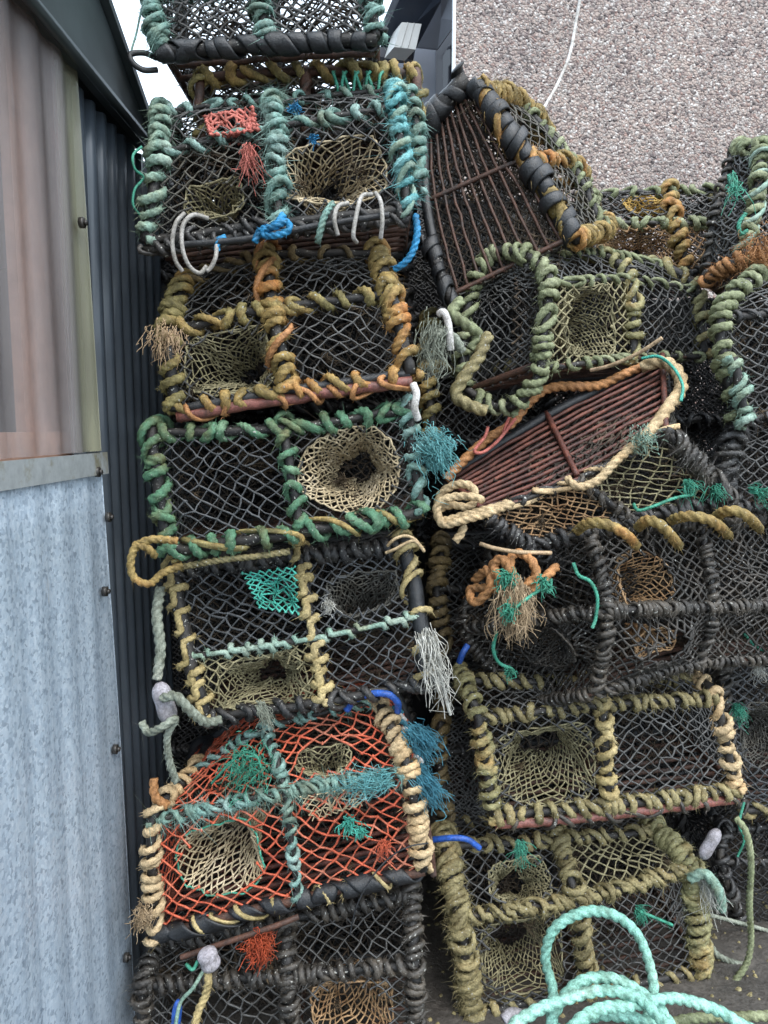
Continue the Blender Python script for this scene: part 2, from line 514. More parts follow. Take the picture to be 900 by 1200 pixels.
# ------------------------------------------------------------------ the creel
def creel(label, rows, hoops, rails, nets=None, net='black twine', funnels=(), depth=.40, dvec=None, offs=None,
          slats='old steel', back_net='dark back twine', back_pts=None, ends=(True, True), cell=.036, twine=.0021, slat_n=9,
          group=None, no_front=(), top_net=True, back_cell=.026, end_cell=.034, slat_r=.0065, bottom_wrap=None, inner='old inner twine', base_net=None, weed=9):
    """rows: base .. top, each a list of (px, py, distance) one per hoop"""
    F = np.array([[P(*p) for p in row] for row in rows])
    nl, nh = F.shape[:2]
    D = np.array([0., depth, 0.]) if dvec is None else np.asarray(dvec, float)
    dl = np.linalg.norm(D)
    if back_pts is not None:
        Bk = np.array([[P(*p) for p in row] for row in back_pts])
    else:
        Bk = np.zeros_like(F)
        for k in range(nl):
            o = (offs or {2: [0, .03], 3: [0, .03, .10]}[nl])[k]
            Bk[k] = F[k] + D * (1 - 2 * o / dl)
    base = np.concatenate([F[0], Bk[0]]).mean(0)
    base[2] = min(F[0][:, 2].min(), Bk[0][:, 2].min())
    root = empty('lobster_creel', base)
    tag(root, label, 'lobster creel', group or 'lobster creels stacked by the shed and the house')
    # slatted base
    mb = MB()
    for i in range(slat_n):
        t = i / (slat_n - 1)
        line = F[0] * (1 - t) + Bk[0] * t
        line = smooth_path(line, 8)
        line = line + rng.normal(0, .0012, line.shape)
        sweep(mb, line, slat_r, sides=6)
    for j in range(nh):
        sweep(mb, smooth_path(np.array([F[0, j], (F[0, j] + Bk[0, j]) / 2, Bk[0, j]]), 6) + np.array([0, 0, .010]), slat_r * 1.5, sides=6)
    mb.build('slatted_base', slats, root)
    # hoops
    for j in range(nh):
        w = hoops[j]
        if w is None:
            continue
        ext = F[-1, j] + (Bk[-1, j] - F[-1, j]) * .35
        wound_bar(smooth_path(np.vstack([F[:, j], ext]), 12), w, root, 'hoop')
        mb = MB()
        pth = smooth_path(np.vstack([ext, Bk[-1, j], Bk[::-1][1:, j]]), 8)
        sweep(mb, resample(pth, .02)[0], .014, sides=8)
        mb.build('rear_hoop', 'rubber', root)
    # rails
    for k in range(nl):
        w = rails[k]
        if w is None:
            continue
        wound_bar(smooth_path(F[k], 14), w, root, 'rail')
    if bottom_wrap:
        wound_bar(smooth_path(F[0] + (F[0] - F[1]) * .09, 14), bottom_wrap, root, 'rail')
    mb = MB()
    sweep(mb, resample(smooth_path(Bk[0], 8), .03)[0], .014, sides=8)
    mb.build('rear_rail', 'rubber', root)
    mb = MB()
    sweep(mb, resample(smooth_path(Bk[-1], 8), .03)[0], .014, sides=8)
    mb.build('rear_rail', 'rubber', root)
    # front nets and funnels
    fm = {(f[0], f[1]): f for f in funnels}
    for k in range(nl - 1):
        for j in range(nh - 1):
            hole = None
            c4 = [F[k, j], F[k, j + 1], F[k + 1, j], F[k + 1, j + 1]]
            if (k, j) in fm:
                _, _, fmat, px, py, rx, ry = fm[(k, j)][:7]
                ex = fm[(k, j)][7] if len(fm[(k, j)]) > 7 else {}
                hu = unit(c4[1] - c4[0])
                hv = c4[2] - c4[0]
                hv = unit(hv - hu * np.dot(hu, hv))
                nrm = np.cross(hu, hv)
                if nrm[1] < 0:
                    nrm = -nrm
                cen = sum(c4) / 4
                z = P(px, py, 1.)
                ray = z - np.array([0, 0, CAM_H])
                tt = np.dot(cen - np.array([0, 0, CAM_H]), nrm) / np.dot(ray, nrm)
                c = np.array([0, 0, CAM_H]) + ray * tt
                sc = tt / FPX
                ra, rb = rx * sc, ry * sc
                kw = dict(ex)
                dpt = kw.pop('depth', .13)
                funnel(root, c, hu, hv, ra, rb, nrm * dpt, fmat, **kw)
                hole = (c, hu, hv, ra, rb)
            if (k, j) in no_front:
                continue
            spec = (nets or {}).get((k, j), {})
            if isinstance(spec, str):
                spec = dict(mat=spec)
            mb = MB()
            net_patch(mb, [[c4[0], c4[1]], [c4[2], c4[3]]], spec.get('cell', cell), spec.get('r', twine), sag=spec.get('sag', .012), hole=hole, tear=spec.get('tear', .02), jit=spec.get('jit', .16))
            mb.build('net_panel', spec.get('mat', net), root)
    if top_net:
        for j in range(nh - 1):
            mb = MB()
            net_patch(mb, [F[-1, j:j + 2], Bk[-1, j:j + 2]], cell, twine)
            mb.build('net_panel', net, root)
    for e, j in ((0, 0), (1, nh - 1)):
        if not ends[e]:
            continue
        mb = MB()
        net_patch(mb, np.stack([F[:, j], (F[:, j] + Bk[:, j]) / 2, Bk[:, j]], 1), end_cell, twine)
        mb.build('net_panel', net, root)
    if inner and weed:
        mb = MB()
        for _ in range(weed * (nh - 1)):
            k, j = rng.integers(0, nl - 1), rng.integers(0, nh - 1)
            u, v, d = rng.random(), rng.random() ** 1.6, rng.random() ** 2 * .8
            fr = (F[k, j] * (1 - u) + F[k, j + 1] * u) * (1 - v) + (F[k + 1, j] * (1 - u) + F[k + 1, j + 1] * u) * v
            bk = (Bk[k, j] * (1 - u) + Bk[k, j + 1] * u) * (1 - v) + (Bk[k + 1, j] * (1 - u) + Bk[k + 1, j + 1] * u) * v
            c = fr * (1 - d) + bk * d
            sz = rng.uniform(.012, .045)
            for _ in range(int(rng.integers(8, 22))):
                m = 5
                t = np.linspace(0, 1, m)[:, None]
                dr = rng.normal(size=3) * (1, .5, .8) + np.array([0, 0, -.4])
                wig = rng.normal(size=3) * np.sin(t * rng.uniform(3, 9)) * sz * .25
                sweep(mb, c + rng.normal(0, sz * .22, 3) + dr * sz * (t - .3) + wig, np.linspace(.0013, .0006, m), sides=3, cap=False)
        wd = mb.build('dried_weed', 'weed', root)
        wd['kind'] = 'stuff'
    for j in range(nh - 1):
        if not inner:
            break
        mb = MB()
        a_, c_ = .35 + .1 * rng.random(), .5 + .2 * rng.random()
        M0, M1 = F[:, j] * (1 - a_) + Bk[:, j] * a_, F[:, j + 1] * (1 - c_) + Bk[:, j + 1] * c_
        net_patch(mb, np.stack([M0, (M0 + M1) / 2, M1], 1), .027, .0022, sag=.05, jit=.35, tear=.06)
        mb.build('inner_net', inner, root)
    if base_net:
        mb = MB()
        off = unit(F[1].mean(0) - F[0].mean(0)) * .016
        net_patch(mb, np.stack([F[0] + off, (F[0] + Bk[0]) / 2 + off, Bk[0] + off]), .022, .0026, jit=.3, sag=.01, tear=.05)
        mb.build('net_panel', base_net, root)
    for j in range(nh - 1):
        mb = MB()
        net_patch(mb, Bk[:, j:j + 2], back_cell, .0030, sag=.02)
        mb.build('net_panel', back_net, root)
    return root


def g3(pts, zs, offs):
    """rows of pixel pairs + distances per hoop + depth step per level"""
    return [[(x, y, z + o) for (x, y), z in zip(row, zs)] for row, o in zip(pts, offs)]


def rope(name, label, cat, pts, r, mat, fz=90, closed=False, group=None, lay=True, parent=None, step=.008, fl=.012, jit=.0):
    p = np.array([P(*q) for q in pts])
    p = smooth_path(p, 10, closed)
    p, _ = resample(p, min(step, max(r * .4, .0025)))
    if jit:
        k = np.cumsum(rng.normal(0, jit, p.shape), 0)
        k -= np.linspace(0, 1, len(p))[:, None] * k[-1]
        p = p + k
    mb = MB()
    if lay:
        sweep(mb, p, r * (1 + .05 * np.sin(np.arange(len(p)) * .09)), sides=18, lobes=3, twist=2 * pi / (r * 5.6))
    else:
        sweep(mb, p, r, sides=8)
    if fz:
        fuzz(mb, p, r, fz, fl)
    o = mb.build(name, mat, parent)
    if parent is None:
        tag(o, label, cat, group)
    return o


def tuft(name, label, cat, base, dirs, mat, n=120, length=.08, r=.0011, spread=.35, curl=.0035, grav=.4, base_r=.009, parent=None, group=None):
    """frayed bunch of loose fibres; base is one pixel place, dirs a world direction"""
    if n <= 70:
        base_r = min(base_r, .0045)
    b = P(*base)
    d0 = unit(np.asarray(dirs, float))
    mb = MB()
    for _ in range(int(n * 1.7)):
        d = unit(d0 + rng.normal(0, spread * .9, 3))
        L = length * (.25 + .85 * rng.random() ** 1.3)
        m = 9
        t = np.linspace(0, 1, m)[:, None]
        ax, ay = rng.normal(size=3), rng.normal(size=3)
        am = L * (.07 + .16 * rng.random())
        wig = (ax * np.sin(t * rng.uniform(4, 11) + rng.random() * 6) + ay * np.sin(t * rng.uniform(3, 8) + rng.random() * 6)) * am * t
        s = b + rng.normal(0, base_r, 3)
        pth = s + d * L * t + np.array([0, 0, -1.]) * grav * L * t ** 2 + wig
        sweep(mb, pth, np.linspace(r * .95, r * .45, m), sides=3, cap=False)
    o = mb.build(name, mat, parent)
    if parent is None:
        tag(o, label, cat, group)
    return o


def net_scrap(name, label, pts, mat, cell=.012, r=.0016, parent=None, crumple=.012):
    """crumpled scrap of netting over a quad of pixel places"""
    a, b, c, d = [P(*q) for q in pts]
    mb = MB()
    net_patch(mb, [[a, b], [d, c]], cell, r, jit=.5, sag=crumple * 2)
    for V in mb.V:
        V += 0
    o = mb.build(name, mat, parent)
    if parent is None:
        tag(o, label, 'net scrap')
    return o


# ================================================================== light
SUN_EL, SUN_AZ = radians(58), radians(150)     # azimuth clockwise from +Y; light from behind the viewer, right
w = bpy.data.worlds.new('World')
SC.world = w
w.use_nodes = True
N, L = w.node_tree.nodes, w.node_tree.links
bg = N['Background']
sky = N.new('ShaderNodeTexSky')
sky.sky_type = 'NISHITA'
sky.sun_disc = False
sky.sun_elevation = SUN_EL
sky.sun_rotation = SUN_AZ
sky.dust_density = 4
sky.air_density = 1.2
mxw = N.new('ShaderNodeMix')
mxw.data_type = 'RGBA'
mxw.inputs[0].default_value = .72
L.new(sky.outputs[0], mxw.inputs[6])
mxw.inputs[7].default_value = (8.2, 9.6, 11.0, 1)      # the even overcast
L.new(mxw.outputs[2], bg.inputs['Color'])
bg.inputs['Strength'].default_value = .10
sd = bpy.data.lights.new('sun', 'SUN')
sd.energy = 0.9
sd.angle = radians(40)
sd.color = (1, .97, .93)
so = bpy.data.objects.new('sun', sd)
COL.objects.link(so)
sv = np.array([sin(SUN_AZ) * cos(SUN_EL), cos(SUN_AZ) * cos(SUN_EL), sin(SUN_EL)])
from mathutils import Vector
so.rotation_euler = Vector(sv).to_track_quat('Z', 'Y').to_euler()
so.location = (2, -3, 6)
vs = SC.view_settings
vs.view_transform = 'Standard'
vs.look = 'None'
vs.exposure = 1.5
vs.gamma = 1.0
vs.use_curve_mapping = False


# ================================================================== setting
def simple(name, c, rough=.6, spec=.4, var=.25, scale=30, metal=0, bump=.2, dirt=None):
    m, N, L, b = new_mat(name)
    tc = N.new('ShaderNodeTexCoord')
    n1 = noise(N, L, tc.outputs['Object'], scale, 6, .65)
    lo = tuple(x * (1 - var) for x in c)
    hi = tuple(x * (1 + var) for x in c)
    r = ramp(N, [(.3, lo), (.7, hi)])
    L.new(n1.outputs['Fac'], r.inputs['Fac'])
    out = r.outputs['Color']
    if dirt:
        n2 = noise(N, L, tc.outputs['Object'], scale * .22, 5, .7)
        r2 = ramp(N, [(.52, (0, 0, 0)), (.66, (1, 1, 1))])
        L.new(n2.outputs['Fac'], r2.inputs['Fac'])
        mx = N.new('ShaderNodeMix')
        mx.data_type = 'RGBA'
        L.new(r2.outputs['Color'], mx.inputs[0])
        L.new(out, mx.inputs[6])
        mx.inputs[7].default_value = (*dirt, 1)
        out = mx.outputs[2]
    L.new(out, b.inputs['Base Color'])
    b.inputs['Roughness'].default_value = rough
    b.inputs['Specular IOR Level'].default_value = spec
    b.inputs['Metallic'].default_value = metal
    bp = N.new('ShaderNodeBump')
    bp.inputs['Strength'].default_value = bump
    bp.inputs['Distance'].default_value = .004
    L.new(n1.outputs['Fac'], bp.inputs['Height'])
    L.new(bp.outputs['Normal'], b.inputs['Normal'])
    MATS[name] = m
    return m


simple('dark cladding', (.048, .060, .074), .34, .6, .18, 6, 0, .03)
simple('fascia metal', (.045, .055, .058), .35, .55, .25, 9, 0, .05, dirt=(.09, .085, .07))
simple('timber', (.42, .27, .215), .7, .3, .2, 14, 0, .2)
simple('timber rail', (.44, .27, .20), .7, .3, .2, 30, 0, .2)
simple('shed inside', (.05, .045, .05), .8, .2, .5, 5, 0, .1)
simple('screw metal', (.05, .045, .04), .4, .6, .3, 60, .4, .1)
simple('blocker wall', (.055, .053, .052), .85, .2, .4, 9, 0, .4)
simple('white render', (.22, .235, .27), .7, .3, .05, 8, 0, .05)
simple('white trim', (.75, .78, .80), .4, .4, .05, 8, 0, .0)
simple('dark frame', (.022, .02, .028), .3, .5, .2, 8, 0, .0)
simple('window pane', (.03, .032, .04), .08, .6, .2, 4, 0, .0)
simple('dark board', (.016, .024, .042), .45, .5, .2, 8, 0, .05)
simple('grey board', (.20, .22, .26), .5, .4, .15, 8, 0, .05)
simple('box plastic', (.52, .52, .50), .5, .4, .08, 14, 0, .05)

# wet ground: dark trodden earth over concrete
m, N, L, b = new_mat('ground')
tc = N.new('ShaderNodeTexCoord')
n1 = noise(N, L, tc.outputs['Object'], 5, 8, .7)
n2 = noise(N, L, tc.outputs['Object'], 60, 5, .7)
r1 = ramp(N, [(.32, (.040, .036, .032)), (.55, (.085, .076, .066)), (.75, (.15, .135, .115))])
L.new(n1.outputs['Fac'], r1.inputs['Fac'])
r2 = ramp(N, [(.3, (.5, .5, .5)), (.72, (1.3, 1.3, 1.3))])
L.new(n2.outputs['Fac'], r2.inputs['Fac'])
mx = N.new('ShaderNodeMix')
mx.data_type = 'RGBA'
mx.blend_type = 'MULTIPLY'
mx.inputs[0].default_value = 1
L.new(r1.outputs['Color'], mx.inputs[6])
L.new(r2.outputs['Color'], mx.inputs[7])
L.new(mx.outputs[2], b.inputs['Base Color'])
rr = ramp(N, [(.4, (.35, .35, .35)), (.6, (.75, .75, .75))])
L.new(n1.outputs['Fac'], rr.inputs['Fac'])
L.new(rr.outputs['Color'], b.inputs['Roughness'])
bp = N.new('ShaderNodeBump')
bp.inputs['Distance'].default_value = .01
bp.inputs['Strength'].default_value = .7
L.new(n2.outputs['Fac'], bp.inputs['Height'])
L.new(bp.outputs['Normal'], b.inputs['Normal'])
MATS['ground'] = m

# pebbledash
m, N, L, b = new_mat('pebbledash')
tc = N.new('ShaderNodeTexCoord')
nz = noise(N, L, tc.outputs['Object'], 30, 2)
mxv = N.new('ShaderNodeMix')
mxv.data_type = 'VECTOR'
mxv.inputs[0].default_value = .022
L.new(tc.outputs['Object'], mxv.inputs[4])
L.new(nz.outputs['Color'], mxv.inputs[5])
vo = N.new('ShaderNodeTexVoronoi')
vo.inputs['Scale'].default_value = 98
L.new(mxv.outputs[1], vo.inputs['Vector'])
sep = N.new('ShaderNodeSeparateColor')
L.new(vo.outputs['Color'], sep.inputs['Color'])
rp = ramp(N, [(0, (.09, .07, .066)), (.10, (.20, .152, .14)), (.24, (.33, .26, .225)), (.44, (.32, .28, .252)), (.60, (.38, .31, .27)), (.74, (.39, .35, .32)), (.87, (.56, .53, .495)), (.95, (.29, .19, .16))], 'CONSTANT')
L.new(sep.outputs[0], rp.inputs['Fac'])
rd = ramp(N, [(.45, (1, 1, 1)), (.75, (.55, .52, .52))])
L.new(vo.outputs['Distance'], rd.inputs['Fac'])
mx = N.new('ShaderNodeMix')
mx.data_type = 'RGBA'
mx.blend_type = 'MULTIPLY'
mx.inputs[0].default_value = .7
L.new(rp.outputs['Color'], mx.inputs[6])
L.new(rd.outputs['Color'], mx.inputs[7])
nb = noise(N, L, tc.outputs['Object'], 1.6, 5, .7)
rb_ = ramp(N, [(.35, (.76, .74, .76)), (.65, (1.14, 1.11, 1.09))])
L.new(nb.outputs['Fac'], rb_.inputs['Fac'])
mx2 = N.new('ShaderNodeMix')
mx2.data_type = 'RGBA'
mx2.blend_type = 'MULTIPLY'
mx2.inputs[0].default_value = 1
L.new(mx.outputs[2], mx2.inputs[6])
L.new(rb_.outputs['Color'], mx2.inputs[7])
L.new(mx2.outputs[2], b.inputs['Base Color'])
b.inputs['Roughness'].default_value = .55
inv = N.new('ShaderNodeMath')
inv.operation = 'SUBTRACT'
inv.inputs[0].default_value = 1
L.new(vo.outputs['Distance'], inv.inputs[1])
bp = N.new('ShaderNodeBump')
bp.inputs['Distance'].default_value = .006
bp.inputs['Strength'].default_value = 1
L.new(inv.outputs[0], bp.inputs['Height'])
L.new(bp.outputs['Normal'], b.inputs['Normal'])
MATS['pebbledash'] = m

# galvanised sheet with spangle
m, N, L, b = new_mat('galvanised')
tc = N.new('ShaderNodeTexCoord')
nz = noise(N, L, tc.outputs['Object'], 80, 3)
mxv = N.new('ShaderNodeMix')
mxv.data_type = 'VECTOR'
mxv.inputs[0].default_value = .018
L.new(tc.outputs['Object'], mxv.inputs[4])
L.new(nz.outputs['Color'], mxv.inputs[5])
vo = N.new('ShaderNodeTexVoronoi')
vo.inputs['Scale'].default_value = 150
L.new(mxv.outputs[1], vo.inputs['Vector'])
sep = N.new('ShaderNodeSeparateColor')
L.new(vo.outputs['Color'], sep.inputs['Color'])
rp = ramp(N, [(0, (.28, .34, .41)), (.18, (.38, .46, .55)), (.36, (.45, .54, .63)), (1, (.56, .64, .72))])
L.new(sep.outputs[0], rp.inputs['Fac'])
mp = N.new('ShaderNodeMapping')
mp.inputs['Scale'].default_value = (4, 9, 2.2)
L.new(tc.outputs['Object'], mp.inputs['Vector'])
nr = noise(N, L, mp.outputs['Vector'], 1.6, 7, .7)
rr = ramp(N, [(.66, (0, 0, 0)), (.76, (.8, .8, .8))])
L.new(nr.outputs['Fac'], rr.inputs['Fac'])
mx = N.new('ShaderNodeMix')
mx.data_type = 'RGBA'
L.new(rr.outputs['Color'], mx.inputs[0])
L.new(rp.outputs['Color'], mx.inputs[6])
mx.inputs[7].default_value = (.40, .31, .22, 1)
mps = N.new('ShaderNodeMapping')
mps.inputs['Scale'].default_value = (4, 26, .9)
L.new(tc.outputs['Object'], mps.inputs['Vector'])
nst = noise(N, L, mps.outputs['Vector'], 1.4, 6, .65)
rst = ramp(N, [(.32, (.74, .76, .78)), (.66, (1.10, 1.09, 1.07))])
L.new(nst.outputs['Fac'], rst.inputs['Fac'])
mst = N.new('ShaderNodeMix')
mst.data_type = 'RGBA'
mst.blend_type = 'MULTIPLY'
mst.inputs[0].default_value = 1
L.new(mx.outputs[2], mst.inputs[6])
L.new(rst.outputs['Color'], mst.inputs[7])
L.new(mst.outputs[2], b.inputs['Base Color'])
b.inputs['Metallic'].default_value = .35
rg = ramp(N, [(0, (.35, .35, .35)), (1, (.6, .6, .6))])
L.new(sep.outputs[1], rg.inputs['Fac'])
L.new(rg.outputs['Color'], b.inputs['Roughness'])
MATS['galvanised'] = m
simple('flashing metal', (.36, .38, .38), .5, .5, .18, 40, .3, .1, dirt=(.20, .17, .08))

# clear sheet with painted whitish reflection streaks, green along its lapped edge
m, N, L, b = new_mat('clear sheet')
out = N['Material Output']
tc = N.new('ShaderNodeTexCoord')
geo = N.new('ShaderNodeNewGeometry')
sp = N.new('ShaderNodeSeparateXYZ')
L.new(geo.outputs['Position'], sp.inputs['Vector'])
mr = N.new('ShaderNodeMapRange')
mr.inputs['From Min'].default_value = 1.43
mr.inputs['From Max'].default_value = 1.60
L.new(sp.outputs['Y'], mr.inputs['Value'])
mp = N.new('ShaderNodeMapping')
mp.inputs['Scale'].default_value = (3, 12, 1.2)
L.new(tc.outputs['Object'], mp.inputs['Vector'])
na = noise(N, L, mp.outputs['Vector'], 2.5, 6, .65)
mu = N.new('ShaderNodeMath')
mu.operation = 'MULTIPLY'
L.new(mr.outputs[0], mu.inputs[0])
L.new(na.outputs['Fac'], mu.inputs[1])
cr = ramp(N, [(.12, (.56, .52, .52)), (.32, (.36, .36, .27)), (.5, (.34, .34, .24))])
L.new(mu.outputs[0], cr.inputs['Fac'])
fr = ramp(N, [(.0, (.10, .10, .10)), (.16, (.16, .16, .16)), (.55, (.44, .44, .44))])
L.new(mu.outputs[0], fr.inputs['Fac'])
mp2 = N.new('ShaderNodeMapping')
mp2.inputs['Scale'].default_value = (2, 9, .8)
L.new(tc.outputs['Object'], mp2.inputs['Vector'])
ns = noise(N, L, mp2.outputs['Vector'], 1.8, 5, .6)
rs_ = ramp(N, [(.36, (.03, .03, .03)), (.78, (.17, .17, .17))])  # streaks imitating reflections, mixed into the sheet's opacity
L.new(ns.outputs['Fac'], rs_.inputs['Fac'])
ad = N.new('ShaderNodeMath')
ad.operation = 'ADD'
ad.use_clamp = True
L.new(fr.outputs['Color'], ad.inputs[0])
L.new(rs_.outputs['Color'], ad.inputs[1])
tr = N.new('ShaderNodeBsdfTransparent')
tr.inputs['Color'].default_value = (.93, .90, .88, 1)
L.new(cr.outputs['Color'], b.inputs['Base Color'])
b.inputs['Roughness'].default_value = .16
b.inputs['Specular IOR Level'].default_value = .6
ms = N.new('ShaderNodeMixShader')
L.new(ad.outputs[0], ms.inputs['Fac'])
L.new(tr.outputs[0], ms.inputs[1])
L.new(b.outputs[0], ms.inputs[2])
L.new(ms.outputs[0], out.inputs['Surface'])
MATS['clear sheet'] = m


def box(mb, x0, x1, y0, y1, z0, z1):
    v = [(x, y, z) for x in (x0, x1) for y in (y0, y1) for z in (z0, z1)]
    mb.add(v, [(0, 1, 3, 2), (4, 6, 7, 5), (0, 4, 5, 1), (2, 3, 7, 6), (0, 2, 6, 4), (1, 5, 7, 3)])


def prism(mb, poly, dv):
    """closed outline (3-D points) given thickness dv"""
    p = np.asarray(poly, float)
    n = len(p)
    q = p + np.asarray(dv, float)
    c0, c1 = p.mean(0), q.mean(0)
    V = np.vstack([p, q, c0, c1])
    Q = [(i, (i + 1) % n, n + (i + 1) % n, n + i) for i in range(n)]
    T = [(2 * n, (i + 1) % n, i) for i in range(n)] + [(2 * n + 1, n + i, n + (i + 1) % n) for i in range(n)]
    mb.add(V, Q, T)


# ground, one sheet to the horizon
mb = MB()
box(mb, -200, 200, -200, 200, -.3, 0)
tag(mb.build('ground', 'ground', smooth=False, origin=(0, 0, 0)), kind='structure')

# ---- shed
XW = -.62
shed = empty('shed', (XW - .8, 1.5, 0))
tag(shed, 'dark corrugated metal shed with a galvanised lower sheet and a clear plastic window sheet', 'shed')


def corr(name, mat, x, y0, y1b, y1t, z0, z1, period, amp, thick=.0015, parent=shed, square=0, zn=14):
    n = int((max(y1b, y1t) - y0) / period * 12) + 2
    V = []
    zs = np.linspace(z0, z1, zn)
    for off in (0, -thick):
        for z in zs:
            k = (z - z0) / (z1 - z0)
            y1 = y1b * (1 - k) + y1t * k
            y = np.linspace(y0, y1, n) + .004 * np.sin(z * 3.1)
            ph = 2 * pi * y / period
            c = np.sin(ph)
            if square:
                c = np.tanh(c * 2.2)
            xx = x + amp * c + off + .003 * np.sin(z * 2.3 + y * 4)
            V.append(np.stack([xx, y, np.full(n, z)], 1))
    V = np.concatenate(V)
    Q = []
    for lay in range(2):
        b0 = lay * zn * n
        i = np.arange(zn - 1)[:, None] * n + np.arange(n - 1)[None] + b0
        q = np.stack([i, i + 1, i + n + 1, i + n], -1).reshape(-1, 4)
        Q.append(q if lay == 0 else q[:, ::-1])
    f = lambda a, b: np.stack([a[:-1], a[1:], b[1:], b[:-1]], 1)
    m_ = zn * n
    Q.append(f(np.arange(n), np.arange(n) + m_))
    Q.append(f(np.arange(n) + (zn - 1) * n, np.arange(n) + (zn - 1) * n + m_))
    Q.append(f(np.arange(zn) * n, np.arange(zn) * n + m_))
    Q.append(f(np.arange(zn) * n + n - 1, np.arange(zn) * n + n - 1 + m_))
    mb = MB()
    mb.add(V, np.concatenate(Q))
    return mb.build(name, mat, parent)


corr('cladding', 'dark cladding', XW - .014, 1.50, 3.3, 3.3, 0.0, 2.20, .062, .009, square=1)
gs = corr('galvanised_sheet', 'galvanised', XW, .25, 1.69, 1.625, 0.0, 1.43, .115, .0019)
corr('clear_sheet', 'clear sheet', XW + .002, .25, 1.618, 1.545, 1.45, 2.9, .105, .005)
mb = MB()
fl = np.array([[XW + .010, .25, 1.400], [XW + .010, 1.632, 1.400], [XW + .010, 1.628, 1.447], [XW + .010, .25, 1.447]])
prism(mb, fl, (.0022, 0, 0))
mb.build('flashing_strip', 'flashing metal', shed, smooth=False)
mb = MB()
box(mb, XW - .062, XW - .040, .25, 1.66, 1.40, 1.492)
mb.build('timber_rail', 'timber rail', shed, smooth=False)
for (a, b_) in ((1.425, 1.63), (1.10, 1.16)):
    mb = MB()
    box(mb, XW - .085, XW - .066, a, b_, 0, 2.3)
    mb.build('timber_stud', 'timber', shed, smooth=False)
mb = MB()
box(mb, -2.3, -2.25, .2, 3.3, 0, 2.9)
box(mb, -2.25, XW - .03, .18, .22, 0, 2.9)
box(mb, -2.25, XW - .03, 3.28, 3.32, 0, 2.2)
mb.build('inner_wall', 'shed inside', shed, smooth=False)
mb = MB()
prism(mb, [(XW + .022, .2, 2.215), (XW + .022, 2.02, 2.215), (XW + .022, 2.02, 2.218), (XW + .022, .2, 3.115)], (-.03, 0, 0))
mb.build('fascia', 'fascia metal', shed, smooth=False)
mb = MB()
prism(mb, [(XW + .040, .2, 3.122), (XW + .040, 2.02, 2.222), (-2.3, 2.02, 2.222), (-2.3, .2, 3.122)], (0, 0, .02))
mb.build('roof', 'fascia metal', shed, smooth=False)
for zz in (0.0,):
    mb = MB()
    sweep(mb, np.array([[XW + .026, .2, 2.215], [XW + .026, 1.2, 2.215], [XW + .026, 2.02, 2.215]]), .012, sides=8)
    mb.build('fascia_lip', 'fascia metal', shed)
mb = MB()
box(mb, -2.3, XW - .03, 1.95, 3.32, 2.18, 2.215)
mb.build('flat_roof', 'fascia metal', shed, smooth=False)


def on_wall(px, py, X):
    a = (px - 450.0) / FPX
    b = -(py - 600.0) / FPX
    dY = cos(PITCH) + b * sin(PITCH)
    return P(px, py, X * dY / a)


for sx, sy in ((97, 261), (115, 553), (124, 693), (136, 878), (149, 1122), (128, 606)):
    c = on_wall(sx, sy, XW + .012)
    mb = MB()
    sweep(mb, np.array([c + (-.006, 0, 0), c, c + (.003, 0, 0)]), .011, sides=14)
    sweep(mb, np.array([c + (.003, 0, 0), c + (.006, 0, 0), c + (.009, 0, 0)]), .0055, sides=6)
    mb.build('screw', 'screw metal', shed)

# ---- low dark blocker wall added behind the left stack to darken its nets
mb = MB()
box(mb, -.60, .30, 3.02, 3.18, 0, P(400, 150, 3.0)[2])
yw = mb.build('blocker_wall', 'blocker wall', smooth=False)
tag(yw, 'dark blocker wall behind the left stack, added to darken the view through the nets', 'light blocker')
# ---- house
HY = 3.6
house = empty('house', (1.6, HY, 0))
tag(house, 'pinkish grey pebbledash house wall with a white corner bead behind the creels', 'house')
mb = MB()
box(mb, .327, 4.5, HY, HY + .05, 0, 6)
mb.build('pebbledash_wall', 'pebbledash', house, smooth=False)
mb = MB()
box(mb, .314, .3265, HY - .010, HY + .04, 0, 6)
mb.build('corner_bead', 'white trim', house, smooth=False)


def slab(name, mat, pts, parent, thick=.05, label=None):
    mb = MB()
    prism(mb, [P(*q) for q in pts], (0, thick, 0))
    o = mb.build(name, mat, parent, smooth=False)
    if label:
        o['label'] = label
    return o


slab('rendered_wall', 'white render', [(484, 52, 4.45), (514, 55, 4.45), (514, 900, 4.45), (484, 900, 4.45)], house, .2)
wf = slab('window_frame', 'dark frame', [(511, 58, 4.42), (536, 22, 4.30), (536, 330, 4.30), (511, 330, 4.42)], house, .08)
slab('pane', 'window pane', [(519, 66, 4.36), (528, 50, 4.32), (528, 320, 4.32), (519, 320, 4.36)], wf, .03)
slab('soffit_panel', 'white render', [(486, 54, 4.40), (517, -2, 4.1), (536, -30, 4.0), (536, 24, 4.12), (513, 57, 4.36)], house, .02)
slab('soffit_board', 'dark board', [(440, 72, 4.3), (470, -20, 4.0), (522, -20, 4.0), (517, 0, 4.05), (487, 56, 4.3), (484, 72, 4.3)], house, .02)
slab('bargeboard', 'grey board', [(441, 44, 4.1), (461, -4, 3.95), (468, -4, 3.95), (446, 44, 4.1)], house, .03)
slab('timber_boarding', 'grey board', [(440, 66, 4.5), (486, 72, 4.5), (486, 900, 4.5), (440, 900, 4.5)], house, .05)
slab('lintel_board', 'dark frame', [(440, 54, 4.22), (483, 60, 4.22), (483, 70, 4.22), (440, 66, 4.22)], house, .04)
mb = MB()
a_ = [P(471, 26, 4.05), P(494, 28, 4.05), P(487, 58, 4.05), P(462, 55, 4.05)]
prism(mb, a_, (-.05, .16, .02))
